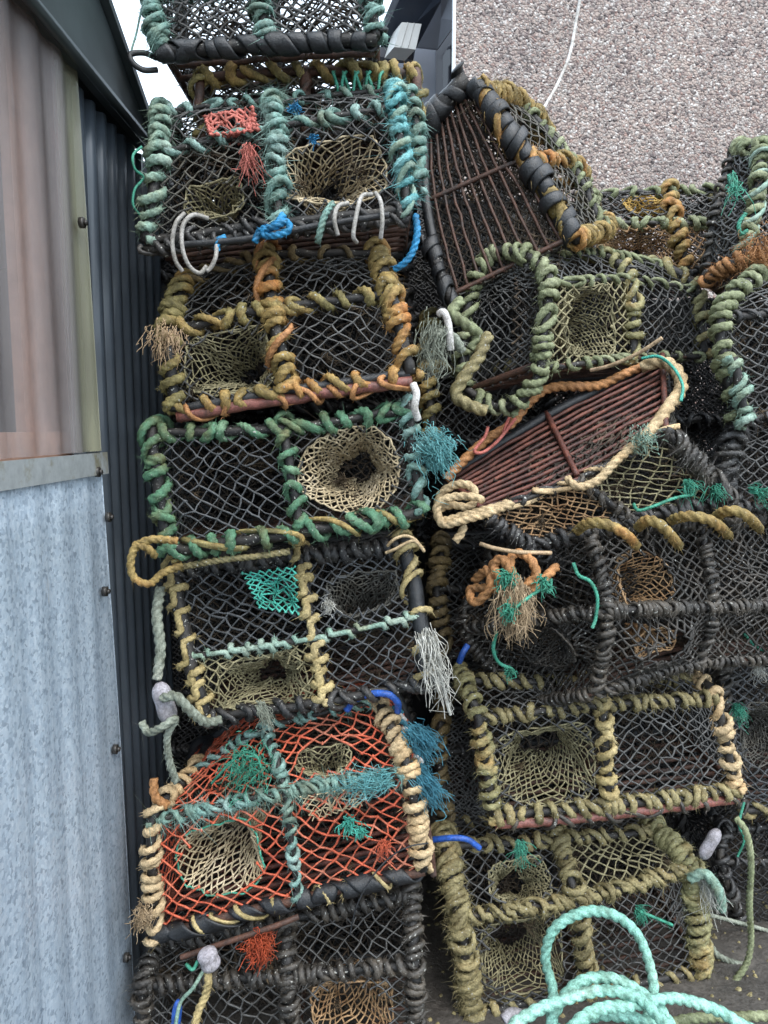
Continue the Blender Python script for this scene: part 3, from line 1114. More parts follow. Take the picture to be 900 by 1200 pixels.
for t in (.30, .62):
    q = [np.array(a_[0]) * (1 - t) + np.array(a_[1]) * t, np.array(a_[3]) * (1 - t) + np.array(a_[2]) * t]
    sweep(mb, np.array([q[0] + (0, -.002, 0), (q[0] * .5 + q[1] * .5) + (0, -.002, 0), q[1] + (0, -.002, 0)]), .003, sides=6)
mb.build('corbel_box', 'box plastic', house, smooth=False)

rope('cable', 'thin white cable hanging loosely across the pebbledash wall', 'cable',
     [(683, -20, 3.5), (676, 20, 3.52), (668, 62, 3.5), (655, 95, 3.48), (640, 122, 3.4), (624, 146, 3.3), (600, 180, 3.2)], .007, 'white plastic', fz=0, lay=False)


# ================================================================== the creels, left stack from the top
TEAL = W('teal rope', .0135, .030, .017, fz=260, fl=.022)
PTEAL = W('pale teal rope', .0135, .030, .017, fz=260, fl=.022)
RUB = W('rubber', .020, .060, .016, flat=True, jit=.4)
BAR = W('black rope', .008, .045, .013, fz=60)

# the one cut off by the top edge of the picture
creel('topmost creel of the left stack, black net seen against the sky with faded teal posts',
      g3([[(190, 62), (312, 53), (440, 46)], [(176, -10), (303, -22), (432, -30)], [(184, -120), (305, -130), (428, -140)]], (1.74, 1.72, 1.70), (0, .02, .10)),
      [W('teal rope', .012, .031, .015, fz=235, fl=.02)] * 3,
      [W('rubber', .014, .036, .014, flat=True, jit=.5), TEAL, TEAL], net='black twine', slat_n=7, cell=.030, twine=.0026, depth=.36, back_net='black twine', back_cell=.04,
      slats='old steel')

creel('low rusty upturned frame wedged under the topmost creel, gold rope lashed along its top bar',
      g3([[(236, 168), (358, 160), (490, 150)], [(234, 90), (358, 84), (487, 86)]], (1.80, 1.80, 1.79), (0, .0)),
      [W('gold olive rope', .012, .05, .014, bar='old steel'), W('old steel', .008, .2, .016, bar='old steel', fz=0), W('gold olive rope', .012, .06, .015, bar='old steel')],
      [BAR, W('gold olive rope', .016, .052, .013, bar='old steel', fz=160)], slats='old steel', slat_n=6, depth=.34, net='grey twine', cell=.05)

creel('creel with fluffy teal rope on every post and a beige funnel net at its right',
      g3([[(170, 284), (326, 262), (478, 246)], [(186, 180), (322, 150), (464, 124)], [(188, 131), (318, 118), (462, 106)]], (1.67, 1.66, 1.66), (0, .02, .10)),
      [W('pale teal rope', .0145, .036, .017, fz=225, fl=.02), W('teal rope', .0135, .034, .013, fz=320, fl=.024), W('bright teal fibre', .0130, .034, .013, fz=380, fl=.024, second=W('pale teal rope', .010, .06, .020, fz=100))],
      [W('black rope', .010, .07, .014, fz=60), W('teal rope', .0115, .055, .0085, fz=220, fl=.022), W('teal rope', .010, .06, .008, fz=200)],
      nets={(0, 0): dict(mat='grey twine', tear=.06), (1, 1): 'black twine'},
      funnels=[(0, 1, 'beige twine', 393, 201, 58, 36, dict(drop=(-.03, 0, -.02), depth=.12, inner=.42, na=56, nd=10)), (0, 0, 'khaki twine', 252, 232, 34, 20, dict(depth=.10, na=40, nd=8))],
      bottom_wrap=W('black rope', .009, .04, .012))
# second leg of its right end
tag(wound_bar(smooth_path(np.array([P(478, 108, 1.76), P(487, 132, 1.74), P(489, 180, 1.73), P(490, 226, 1.73)]), 10), W('teal rope', .013, .034, .012, fz=225, fl=.022), None, 'rope_bundle'),
    'teal rope bound thickly round the far right leg of the fluffy teal creel', 'rope')

creel('creel lashed in thick gold and orange rope, directly above the green roped one',
      g3([[(206, 480), (338, 458), (480, 438)], [(198, 388), (319, 362), (458, 345)], [(216, 330), (312, 300), (442, 298)]], (1.65, 1.64, 1.64), (0, .03, .13)),
      [W('gold olive rope', .0155, .040, .018, fz=140), W('gold rope', .016, .040, .018, fz=140, second=W('orange rope', .012, .13, .028)), W('gold rope', .0165, .044, .018, fz=140)],
      [W('gold rope', .0145, .058, .014, fz=120, bar='rubber'), W('gold olive rope', .0145, .060, .013, fz=120), W('brown rope', .011, .06, .013)],
      nets={(0, 1): dict(mat='black twine', cell=.036), (1, 1): dict(mat='black twine', cell=.034), (1, 0): 'black twine'},
      funnels=[(0, 0, 'khaki twine', 270, 424, 50, 37, dict(depth=.14, inner=.4, sq=4.5, drop=(.03, 0, .0)))],
      bottom_wrap=W('orange rope', .009, .10, .016, bar='red painted steel', fz=60))

creel('green roped creel with a wide pale funnel mouth on its right half',
      g3([[(198, 645), (353, 624), (494, 600)], [(178, 508), (332, 502), (478, 480)]], (1.63, 1.62, 1.64), (0, .02)),
      [W('green rope', .0150, .042, .017, fz=120), W('green rope', .0135, .046, .013, fz=120), W('teal rope', .0125, .044, .014, fz=200)],
      [W('green rope', .0150, .052, .017, fz=120, second=W('gold olive rope', .010, .15, .022)), W('green rope', .0140, .060, .013, fz=120)],
      nets={(0, 0): dict(mat='grey rubber', cell=.038, r=.0022)},
      funnels=[(0, 1, 'beige twine', 411, 551, 60, 50, dict(depth=.16, inner=.38, drop=(.02, 0, .01), na=72, nd=15, r=.0021, sq=2.0))], cell=.036)

creel('black tarry creel with knotted straw rope up its three posts',
      g3([[(242, 842), (380, 822), (500, 800)], [(222, 770), (368, 748), (492, 722)], [(203, 668), (351, 652), (474, 640)]], (1.65, 1.64, 1.66), (0, .02, .08)),
      [W('straw rope', .0120, .058, .022, hitch=.62, fz=90), W('straw rope', .0135, .055, .016, hitch=.62, fz=90), W('straw rope', .0115, .075, .024, hitch=.0, fz=90, bar='rubber')],
      [W('black rope', .012, .05, .015), W('pale teal rope', .0095, .070, .011, hitch=.7, fz=140), W('black rope', .014, .034, .015)],
      nets={(1, 0): dict(mat='grey rubber', cell=.036, r=.0026), (0, 0): dict(mat='khaki twine', cell=.030), (0, 1): 'grey rubber', (1, 1): dict(mat='grey rubber', r=.0023, cell=.032)},
      funnels=[(1, 1, 'grey twine', 425, 694, 44, 24, dict(depth=.12, inner=.5, drop=(0, 0, -.06))), (0, 0, 'khaki twine', 308, 798, 54, 30, dict(depth=.12, inner=.4, sq=5))])

RED = 'red twine'
creel('creel covered in bright red netting with teal rails and cream wrapped posts',
      g3([[(182, 1096), (349, 1054), (496, 1020)], [(180, 962), (334, 928), (480, 906)], [(224, 908), (311, 853), (444, 822)]], (1.58, 1.57, 1.58), (0, .01, .13)),
      [W('cream rope', .0135, .034, .015, fz=90), W('teal rope', .0090, .034, .009, fz=220), W('cream rope', .0140, .027, .017, fz=90)],
      [W('rubber', .017, .058, .012, flat=True, jit=.3, bar='old steel', second=W('straw rope', .0075, .060, .017)), W('teal rope', .0095, .030, .008, fz=360, fl=.024), W('teal rope', .009, .036, .008, fz=220)],
      net=RED, nets={(0, 0): dict(mat=RED, cell=.044, r=.0024), (0, 1): dict(mat=RED, cell=.044, r=.0025), (1, 1): dict(mat=RED, cell=.038, r=.0025), (1, 0): dict(mat=RED, cell=.034, r=.0023)},
      funnels=[(0, 0, 'beige twine', 259, 1006, 53, 46, dict(depth=.16, inner=.42, drop=(.03, 0, .05), r=.0020, na=64, nd=13, rim='green twine')), (1, 1, 'khaki twine', 380, 890, 34, 18, dict(depth=.08, na=40, nd=8))],
      slats='rust steel', slat_n=11)
creel('bottom creel of the left stack, tarry black posts and an orange brown funnel net',
      g3([[(172, 1276), (342, 1268), (490, 1260)], [(168, 1156), (338, 1143), (486, 1130)], [(186, 1108), (336, 1078), (482, 1048)]], (1.57, 1.56, 1.56), (0, .01, .10)),
      [W('charcoal rope', .0115, .026, .017, fz=229, fl=.015)] * 3,
      [W('charcoal rope', .012, .028, .015), W('charcoal rope', .0110, .025, .013, fz=229, fl=.015), W('charcoal rope', .012, .028, .015)],
      nets={(0, 0): dict(mat='black twine', cell=.040, r=.0026)},
      funnels=[(0, 1, 'rust tan twine', 412, 1182, 52, 38, dict(depth=.12, inner=.5, r=.0020, na=44, nd=10, sq=4))])

# ------------------------------------------------------------------ right hand heap
creel('creel tipped on end, rusty rod base showing, rubber wound along one edge',
      [[(561, 104, 2.02), (618, 188, 1.97), (674, 280, 1.92)], [(610, 120, 2.15), (668, 190, 2.12), (708, 270, 2.08)], [(640, 156, 2.32), (682, 208, 2.28), (706, 262, 2.24)]],
      [W('gold rope', .014, .03, .016, fz=260, fl=.02), W('gold rope', .013, .035, .015, fz=200), W('gold rope', .015, .036, .017, fz=200)],
      [W('rubber', .0135, .034, .024, flat=True, jit=.35, bar='gold rope', second=W('gold rope', .015, .16, .020, fz=300, fl=.03)), W('sage rope', .012, .04, .013), W('sage rope', .014, .035, .014)],
      back_pts=[[(498, 138, 2.10), (500, 240, 2.03), (524, 352, 1.97)], [(520, 140, 2.25), (540, 240, 2.20), (560, 340, 2.15)], [(560, 150, 2.42), (590, 240, 2.38), (620, 330, 2.34)]],
      slats='old steel', slat_n=12, net='grey twine', slat_r=.0042, base_net='old inner twine')
tag(wound_bar(smooth_path(np.array([P(503, 282, 1.98), P(512, 310, 1.95), P(522, 338, 1.93), P(532, 358, 1.92)]), 10), W('rubber', .012, .036, .015, flat=True, jit=.4), None, 'rubber_binding'),
    'black rubber strip wound round the lower left corner of the creel tipped on end', 'rubber binding')
tag(wound_bar(smooth_path(np.array([P(499, 150, 2.08), P(520, 122, 2.06), P(548, 94, 2.04)]), 10), W('rubber', .015, .046, .026, flat=True, jit=.4), None, 'rubber_binding'),
    'thick black rubber wound over the top left corner of the creel tipped on end', 'rubber binding')
creel('creel behind the heap against the pebbledash, gold rope over its middle post and rusty net',
      g3([[(700, 328), (806, 320), (864, 318)], [(694, 262), (790, 262), (850, 262)], [(690, 228), (784, 224), (850, 222)]], (2.42, 2.42, 2.44), (0, .02, .10)),
      [W('brown rope', .018, .045, .018), W('gold rope', .020, .050, .016, fz=120), W('sage tan rope', .016, .05, .015)],
      [BAR, W('sage rope', .016, .055, .010, fz=180), W('sage rope', .013, .060, .010, fz=180)],
      funnels=[(1, 0, 'gold twine', 757, 240, 26, 13, dict(depth=.05, na=40, nd=8, r=.0024)), (0, 0, 'rust tan twine', 745, 290, 38, 20, dict(depth=.1, inner=.5))],
      nets={(0, 0): 'rust tan twine', (0, 1): 'rust tan twine'}, twine=.0026)
creel('creel on end at the top right edge, dark net and green twine on it',
      [[(826, 332, 2.10), (868, 305, 2.0), (960, 300, 2.02)], [(838, 250, 2.12), (885, 240, 2.02), (960, 240, 2.04)], [(862, 172, 2.16), (892, 172, 2.06), (960, 150, 2.08)]],
      [W('charcoal rope', .010, .032, .011), W('sage rope', .013, .034, .014, fz=200, second=W('pale teal rope', .009, .08, .022)), W('sage rope', .013, .04, .014)],
      [W('orange rope', .012, .032, .015, fz=229, fl=.02), None, W('sage rope', .014, .034, .013, fz=160)],
      cell=.024, twine=.0028, slat_n=6, dvec=(.24, .36, 0))
creel('creel turned a quarter away with thick sage rope arches',
      [[(630, 432, 1.84), (742, 420, 2.02), (824, 418, 2.16)], [(643, 332, 1.86), (738, 328, 2.04), (816, 340, 2.18)], [(616, 300, 1.93), (706, 298, 2.11), (776, 312, 2.24)]],
      [W('sage rope', .0150, .046, .016, fz=120), W('sage tan rope', .0145, .046, .015, fz=120), W('sage tan rope', .015, .046, .016, fz=120)],
      [W('sage rope', .0105, .060, .009, fz=120), W('sage rope', .0100, .070, .008, fz=120), W('sage rope', .0115, .060, .010)],
      back_pts=[[(548, 462, 1.99), (640, 446, 2.25), (720, 440, 2.40)], [(543, 356, 2.00), (650, 340, 2.25), (720, 340, 2.40)], [(574, 298, 2.0), (664, 296, 2.22), (730, 306, 2.38)]],
      nets={(0, 0): 'khaki twine', (0, 1): 'black twine'}, end_cell=.024, twine=.0025,
      funnels=[(0, 0, 'khaki twine', 692, 378, 40, 40, dict(depth=.12, inner=.5, sq=4))])
# left leg and foot of that end arch
tag(wound_bar(smooth_path(np.array([P(598, 478, 1.86), P(572, 474, 1.90), P(545, 450, 1.95), P(543, 400, 1.97), P(556, 330, 1.98), P(578, 298, 1.98), P(612, 296, 1.92)]), 10),
              W('sage rope', .0140, .046, .015, fz=140), None, 'rope_bundle'),
    'sage rope bound round the left leg of the quarter turned creel', 'rope')
tag(wound_bar(smooth_path(np.array([P(636, 400, 1.82), P(634, 430, 1.82), P(618, 462, 1.83), P(596, 480, 1.85)]), 10), W('sage rope', .0140, .044, .015, fz=140), None, 'rope_bundle'),
    'sage rope bound round the lower right curve of the end arch', 'rope')

creel('overturned creel with its rusty slatted base tipped up between orange and cream rope edges',
      [[(566, 602, 1.73), (676, 562, 1.76), (780, 506, 1.78)], [(620, 640, 1.75), (740, 610, 1.77), (852, 586, 1.80)], [(660, 660, 1.86), (760, 640, 1.88), (850, 620, 1.92)]],
      [W('black rope', .012, .03, .014), W('charcoal rope', .010, .04, .011), W('charcoal rope', .0135, .032, .016, fz=260, fl=.02)],
      [W('cream rope', .0105, .10, .008, fz=120, second=W('black rope', .008, .06, .009)), W('black rope', .013, .036, .014, fz=200), None],
      back_pts=[[(520, 562, 1.95), (640, 488, 1.99), (776, 420, 2.03)], [(560, 600, 1.98), (670, 560, 2.02), (790, 520, 2.05)], [(600, 630, 1.98), (700, 600, 2.02), (820, 570, 2.05)]],
      slats='rust steel', slat_n=13, net='grey twine', slat_r=.0052, base_net='old inner twine',
      nets={(0, 0): dict(mat='rust tan twine', cell=.026), (0, 1): dict(mat='khaki twine', cell=.034)})
creel('black tarry creel set cornerwise below the overturned one, jute coloured funnel in its side',
      [[(612, 824, 1.90), (698, 812, 1.70), (818, 778, 1.82), (985, 770, 1.98)], [(544, 736, 1.90), (712, 716, 1.68), (836, 712, 1.80), (985, 706, 1.97)], [(574, 652, 1.95), (690, 622, 1.76), (820, 612, 1.88), (985, 600, 2.04)]],
      [W('charcoal rope', .0095, .024, .010, fz=229, fl=.015), W('charcoal rope', .0105, .024, .011, fz=229, fl=.015), W('charcoal rope', .0100, .024, .011, fz=229, fl=.015), W('black rope', .013, .03, .016)],
      [W('charcoal rope', .0095, .023, .010, fz=229, fl=.015), W('charcoal rope', .0100, .022, .012, fz=229, fl=.015), W('charcoal rope', .012, .03, .014)],
      dvec=(.12, .38, 0), funnels=[(1, 1, 'rust tan twine', 756, 680, 40, 34, dict(depth=.12, inner=.45, na=48, nd=10)), (0, 1, 'rust tan twine', 768, 752, 30, 16, dict(depth=.09, na=40, nd=8)), (0, 0, 'tar twine', 640, 760, 40, 26, dict(depth=.09))],
      net='tar twine', cell=.030, twine=.0030, nets={(0, 0): dict(sag=-.07, cell=.026, r=.003), (1, 0): dict(sag=-.05, cell=.028, r=.003), (0, 1): dict(sag=.04, cell=.026, r=.003)})
creel('creel with straw and olive roped posts sitting on a red painted bar, right hand heap',
      g3([[(578, 956), (713, 944), (862, 926)], [(560, 842), (706, 826), (838, 818)], [(543, 797), (690, 800), (815, 796)]], (1.77, 1.78, 1.86), (0, .02, .10)),
      [W('sage tan rope', .0140, .031, .017, fz=180), W('straw rope', .0145, .040, .014, fz=120), W('cream rope', .0150, .044, .015, fz=120)],
      [W('mud tan rope', .0145, .036, .014, fz=200), W('mud tan rope', .0120, .036, .012, fz=200), W('mud tan rope', .013, .04, .013)],
      funnels=[(0, 0, 'khaki twine', 640, 896, 62, 48, dict(sq=3.6, depth=.15, inner=.4, drop=(.02, 0, .02), r=.0020))],
      bottom_wrap=W('charcoal rope', .008, .10, .017, bar='red painted steel'), cell=.034, twine=.0024)
creel('lowest creel of the right heap with lumpy mud coloured rope, behind the turquoise coil',
      g3([[(554, 1188), (690, 1164), (822, 1138)], [(538, 1076), (675, 1054), (808, 1018)], [(522, 992), (655, 984), (770, 974)]], (1.75, 1.81, 1.89), (0, .02, .12)),
      [W('mud tan rope', .0165, .034, .019, fz=260, fl=.018), W('mud tan rope', .0150, .040, .015, fz=240), W('sage tan rope', .0165, .032, .019, fz=260)],
      [W('mud tan rope', .013, .05, .014, fz=200), W('mud tan rope', .0125, .040, .011, hitch=.35, fz=240), W('mud tan rope', .013, .045, .013)],
      funnels=[(0, 0, 'khaki twine', 614, 1118, 54, 48, dict(depth=.13, inner=.5, sq=5)), (1, 0, 'khaki twine', 610, 1032, 40, 26, dict(depth=.1, inner=.5))],
      nets={(1, 1): 'khaki twine'}, cell=.036, twine=.0024)
creel('arched creel at the right edge with sage rope round its hoop and square black net',
      [[(864, 492, 1.86), (985, 480, 1.88)], [(844, 372, 1.86), (985, 365, 1.88)], [(888, 322, 1.93), (985, 318, 1.95)]],
      [W('sage rope', .0165, .042, .016, fz=140), BAR], [BAR, BAR, W('sage rope', .016, .05, .013)], cell=.032, twine=.0025, dvec=(.20, .36, 0))
tag(wound_bar(smooth_path(np.array([P(858, 420, 1.83), P(866, 448, 1.82), P(872, 480, 1.82), P(876, 500, 1.82)]), 8), W('pale teal rope', .0135, .034, .015, fz=200), None, 'rope_bundle'),
    'pale green rope wound round the foot of the arched creel at right', 'rope')
creel('dark creel at the right edge under the arched one, black rope hoop and torn net',
      [[(850, 596, 1.87), (985, 590, 1.89)], [(856, 520, 1.86), (985, 514, 1.88)], [(892, 478, 1.92), (985, 470, 1.94)]],
      [W('black rope', .0150, .030, .017, fz=300, fl=.02), BAR], [W('black rope', .012, .03, .013), None, W('black rope', .013, .03, .013)], cell=.034, twine=.0023, dvec=(.20, .36, 0))
creel('dark creel at the lower right edge with pale crusted net, beside the straw roped creel',
      [[(866, 950, 2.06), (985, 944, 2.08)], [(846, 800, 2.06), (985, 796, 2.08)], [(866, 742, 2.12), (985, 730, 2.14)]],
      [W('charcoal rope', .012, .03, .014, fz=240), BAR], [W('mud tan rope', .014, .045, .014, fz=200), None, BAR], cell=.032, twine=.0028, net='grey rubber', funnels=[(0, 0, 'grey twine', 895, 860, 30, 40, dict(depth=.1, na=44))])
creel('black creel on the ground at the bottom right corner, half in shadow',
      [[(872, 1092, 2.10), (985, 1100, 2.10)], [(845, 1010, 2.10), (985, 1010, 2.12)], [(850, 972, 2.16), (985, 968, 2.18)]],
      [W('black rope', .013, .04, .015), BAR], [W('rubber', .018, .05, .016, flat=True), BAR, BAR], cell=.030, twine=.0024, net='dark back twine')
creel('brown roped creel glimpsed in the gap beside the gold and orange creel',
      g3([[(508, 520), (600, 516)], [(500, 430), (600, 430)], [(506, 372), (600, 372)]], (2.02, 2.06), (0, .02, .08)),
      [W('gold olive rope', .0175, .042, .018, fz=140), BAR], [BAR, W('mud tan rope', .012, .05, .011), BAR], cell=.030)
creel('brown posted creel glimpsed in the gap beside the black tarry left creel',
      g3([[(522, 770), (620, 764)], [(512, 690), (620, 690)], [(518, 640), (620, 640)]], (2.00, 2.04), (0, .02, .08)),
      [W('brown rope', .0165, .040, .017, fz=160), BAR], [BAR, BAR, BAR], cell=.026)
creel('dark creel glimpsed in the gap beside the red netted creel, black fine net',
      g3([[(524, 966), (620, 960)], [(514, 880), (620, 880)], [(520, 830), (620, 828)]], (1.98, 2.02), (0, .02, .08)),
      [W('brown rope', .0145, .040, .016, fz=160), BAR], [W('mud tan rope', .014, .05, .014), BAR, BAR], cell=.016, twine=.002)

# second row, only glimpsed through the nets in front: copies of one dark creel
proto = creel('dark creel of the second row, glimpsed only through the nets and gaps in front',
              g3([[(190, 640), (330, 636), (470, 632)], [(184, 540), (330, 536), (474, 532)], [(200, 490), (330, 488), (460, 486)]], (2.16, 2.16, 2.16), (0, .02, .08)),
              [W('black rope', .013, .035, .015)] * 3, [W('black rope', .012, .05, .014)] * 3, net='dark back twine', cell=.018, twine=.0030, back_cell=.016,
              group='second row of dark creels', weed=0)


def copy_tree(o, parent=None):
    c = o.copy()
    COL.objects.link(c)
    if parent is not None:
        c.parent = parent
    for ch in o.children:
        copy_tree(ch, c)
    return c


pl = np.array(proto.location)
base0 = np.array([P(330, 560, 2.16)[k] for k in range(3)])
for k, (px, py, z, rz) in enumerate([(330, 735, 2.14, .02), (335, 400, 2.14, -.03), (330, 240, 2.18, .03), (340, 900, 2.08, .02), (336, 1030, 2.06, -.02),
                                     (660, 720, 2.44, .06), (670, 880, 2.36, .03), (680, 1010, 2.36, .0), (620, 560, 2.44, -.04), (590, 300, 2.62, .0), (520, 430, 2.5, .04), (640, 430, 2.56, .03),
                                     (860, 840, 2.58, .05), (860, 560, 2.44, .02), (860, 1000, 2.64, .02), (850, 700, 2.52, .02), (860, 420, 2.4, -.03)]):
    c = copy_tree(proto)
    c.location = Vector(pl + P(px, py, z) - base0)
    c.rotation_euler = (0, 0, rz)


# ================================================================== loose ropes, tufts and bits
G = 'loops of the turquoise rope'
# turquoise coil on the ground: one rope, one thing
coil = [(900, 1250, 1.50), (760, 1235, 1.52), (655, 1208, 1.58), (648, 1160, 1.66), (639, 1122, 1.68), (650, 1088, 1.69), (684, 1069, 1.70), (718, 1072, 1.70), (746, 1094, 1.69), (762, 1134, 1.67), (765, 1172, 1.64),
        (748, 1206, 1.60), (700, 1226, 1.56), (652, 1212, 1.53), (650, 1186, 1.55), (678, 1152, 1.58), (715, 1146, 1.59), (750, 1162, 1.57), (778, 1188, 1.54), (786, 1222, 1.50), (730, 1256, 1.46), (664, 1240, 1.45),
        (600, 1212, 1.45), (622, 1188, 1.47), (660, 1172, 1.49), (704, 1161, 1.50), (746, 1168, 1.50), (770, 1190, 1.48), (788, 1214, 1.45), (760, 1250, 1.42), (690, 1240, 1.42), (670, 1208, 1.44), (700, 1184, 1.47), (742, 1178, 1.50),
        (790, 1170, 1.55), (840, 1184, 1.56), (880, 1206, 1.55), (930, 1216, 1.56)]
rope('rope_coil', 'coil of thick turquoise rope with one loop standing up, on the ground in front', 'rope coil', coil, .0128, 'turquoise rope', fz=50, fl=.009)
rope('rope', 'turquoise rope end trailing flat off the coil towards the bottom right corner', 'rope', [(740, 1216, 1.60), (800, 1196, 1.62), (850, 1192, 1.64), (930, 1190, 1.66)], .012, 'sage rope', fz=60)
rope('rope', 'turquoise rope strand lying lowest in the coil at the bottom edge', 'rope', [(650, 1222, 1.52), (690, 1192, 1.55), (726, 1190, 1.55), (770, 1202, 1.53), (800, 1222, 1.5)], .0135, 'turquoise rope', fz=30)

rope('rope', 'long thin olive rope hanging down at the lower right onto the ground', 'rope', [(862, 958, 1.84), (874, 975, 1.82), (880, 1010, 1.83), (878, 1060, 1.86), (880, 1100, 1.88), (876, 1126, 1.88), (864, 1146, 1.87), (852, 1160, 1.85)], .0085, 'sage rope')
rope('rope', 'pale frayed rope scrap lying on the dark ground at the lower right', 'rope', [(800, 1066, 2.0), (830, 1072, 2.02), (868, 1082, 2.05), (905, 1092, 2.06)], .006, 'grey rope', fz=200)
rope('rope', 'short pale frayed rope on the ground beside the lowest right creel', 'rope', [(828, 1098, 1.97), (840, 1118, 1.94), (860, 1128, 1.93), (884, 1132, 1.93)], .008, 'grey rope', fz=300)
tuft('rope_end', 'pale teal frayed rope end beside the top corner of the lowest right creel', 'rope end', (822, 1022, 1.87), (.4, -.3, -.8), 'white fibre', n=70, length=.09, spread=.22)
rope('rope', 'frayed pale rope knotted at the top right corner of the lowest right creel', 'rope', [(808, 1030, 1.86), (826, 1024, 1.84), (842, 1044, 1.84), (846, 1066, 1.85)], .013, 'pale teal rope', fz=260, fl=.02)


def toggle(label, a, b, r, mat, group=None, waist=.0):
    A, B = P(*a), P(*b)
    t = np.linspace(0, 1, 13)
    prof = np.array([.35, .75, .92, 1, 1, .97, .95, .97, 1, 1, .92, .75, .35])
    mb = MB()
    sweep(mb, A + (B - A) * t[:, None], r * prof, sides=16)
    o = mb.build('float', mat)
    return tag(o, label, 'float', group)


toggle('lilac grey plastic toggle hanging under the red bar at the lower right', (842, 972, 1.86), (822, 1006, 1.86), .017, 'lilac plastic')
toggle('lilac grey plastic float tied into the grey rope against the shed', (186, 800, 1.56), (200, 848, 1.56), .021, 'lilac plastic')
toggle('small round white float under the red netted creel, straw rope tied to it', (240, 1112, 1.49), (250, 1136, 1.49), .022, 'lilac plastic')
toggle('blue plastic float at the bottom edge of the left stack', (209, 1172, 1.48), (203, 1225, 1.48), .011, 'blue plastic')

rope('rope', 'grey rope hanging beside the shed, tied round a lilac float', 'rope', [(188, 690, 1.66), (184, 722, 1.60), (188, 760, 1.58), (184, 796, 1.57)], .0115, 'grey rope', fz=160)
rope('rope', 'knotted grey rope tail hanging below the lilac float beside the shed', 'rope', [(166, 846, 1.54), (174, 858, 1.53), (190, 852, 1.52), (206, 842, 1.53), (196, 862, 1.54), (198, 890, 1.56), (206, 916, 1.58)], .0085, 'grey rope', fz=140)
rope('rope', 'grey rope looped from the lilac float to the black creel', 'rope', [(190, 818, 1.54), (206, 816, 1.53), (222, 832, 1.54), (240, 846, 1.57), (258, 844, 1.60)], .0105, 'grey rope', fz=140)
rope('rope', 'tan rope loop hanging off the lower left corner of the green creel', 'rope', [(208, 634, 1.58), (180, 632, 1.56), (160, 640, 1.55), (153, 660, 1.54), (158, 678, 1.54), (176, 684, 1.56), (190, 672, 1.6), (214, 662, 1.62)], .0085, 'gold rope', fz=100)
rope('rope', 'tan rope wrapped across the corner of the green creel', 'rope', [(156, 638, 1.55), (172, 642, 1.55), (182, 652, 1.57)], .008, 'gold rope', fz=140)
rope('rope', 'thin tan rope end sticking up left of the red netted creel', 'rope', [(180, 912, 1.60), (182, 934, 1.59), (196, 944, 1.60)], .010, 'orange rope', fz=140)
tuft('rope_end', 'frayed grey tan end of rope on the left post of the gold and orange creel', 'rope end', (196, 392, 1.60), (.05, -.6, -.7), 'cane', n=90, length=.034, spread=.35, base_r=.016, r=.0013)
tuft('rope_end', 'white frayed rope end hanging at the right side of the black creel', 'rope end', (500, 746, 1.60), (.25, -.3, -.8), 'white fibre', n=80, length=.115, spread=.12, r=.0016, grav=.3)
rope('rope', 'thin white strand dangling from the frayed white rope end', 'rope', [(512, 760, 1.6), (516, 790, 1.6), (522, 815, 1.6), (528, 838, 1.6)], .0035, 'white fibre', fz=60)
tuft('rope_end', 'small white tuft on the middle post of the black creel', 'rope end', (385, 708, 1.58), (.1, -.7, .2), 'white fibre', n=60, length=.022, spread=.6)
tuft('rope_end', 'big fuzzy teal rope end in the gap right of the green creel', 'rope end', (506, 524, 1.64), (.45, -.6, -.1), 'bright teal fibre', n=330, length=.040, spread=.5, base_r=.020, r=.0014)
tuft('rope_end', 'upper blue teal tuft sticking out right of the red netted creel', 'rope end', (482, 858, 1.62), (.75, -.4, -.25), 'blue tuft fibre', n=170, length=.060, spread=.22, base_r=.010, r=.0014)
tuft('rope_end', 'lower blue teal tuft sticking out right of the red netted creel', 'rope end', (486, 908, 1.60), (.8, -.4, -.35), 'blue tuft fibre', n=170, length=.070, spread=.20, base_r=.010, r=.0014)
tuft('rope_end', 'bright teal frayed fibres along the middle rail of the red netted creel', 'rope end', (452, 912, 1.56), (-.5, -.4, .05), 'bright teal fibre', n=90, length=.10, spread=.16, base_r=.010, grav=.0, r=.0014)
tuft('rope_end', 'grey green frayed rope hanging in the gap beside the gold and orange creel', 'rope end', (508, 388, 1.72), (-.15, -.4, -.75), 'grey rope', n=90, length=.085, spread=.22, r=.0014, base_r=.016)
rope('hook', 'white plastic hook poking out of the gap between the two stacks', 'hook', [(514, 368, 1.70), (520, 366, 1.69), (525, 378, 1.69), (527, 394, 1.69), (528, 410, 1.70)], .0085, 'white plastic', fz=0, lay=False)
rope('rope', 'frayed sage rope knotted beside the white hook in the gap', 'rope', [(500, 410, 1.72), (512, 392, 1.70), (530, 394, 1.70), (542, 412, 1.72)], .010, 'grey rope', fz=300, fl=.025)
rope('rope', 'olive rope loop above the white hook in the gap', 'rope', [(540, 352, 1.80), (530, 366, 1.78), (545, 380, 1.78), (560, 392, 1.8), (552, 410, 1.8)], .013, 'sage rope', fz=160)
rope('rope', 'doubled grey olive rope running down the left of the quarter turned creel', 'rope', [(572, 392, 1.80), (560, 420, 1.78), (545, 440, 1.77), (534, 462, 1.77), (548, 474, 1.77), (570, 482, 1.77)], .015, 'mud tan rope', fz=120)
rope('cane', 'long straight tan cane sticking out over the overturned creel', 'cane', [(692, 434, 1.80), (716, 428, 1.76), (748, 414, 1.73), (776, 396, 1.70)], .0045, 'cane', fz=0, lay=False)
rope('cane', 'pale tan cane lying level above the coiled orange rope', 'cane', [(562, 637, 1.66), (582, 643, 1.65), (610, 647, 1.66), (646, 648, 1.68)], .0048, 'cane', fz=0, lay=False)

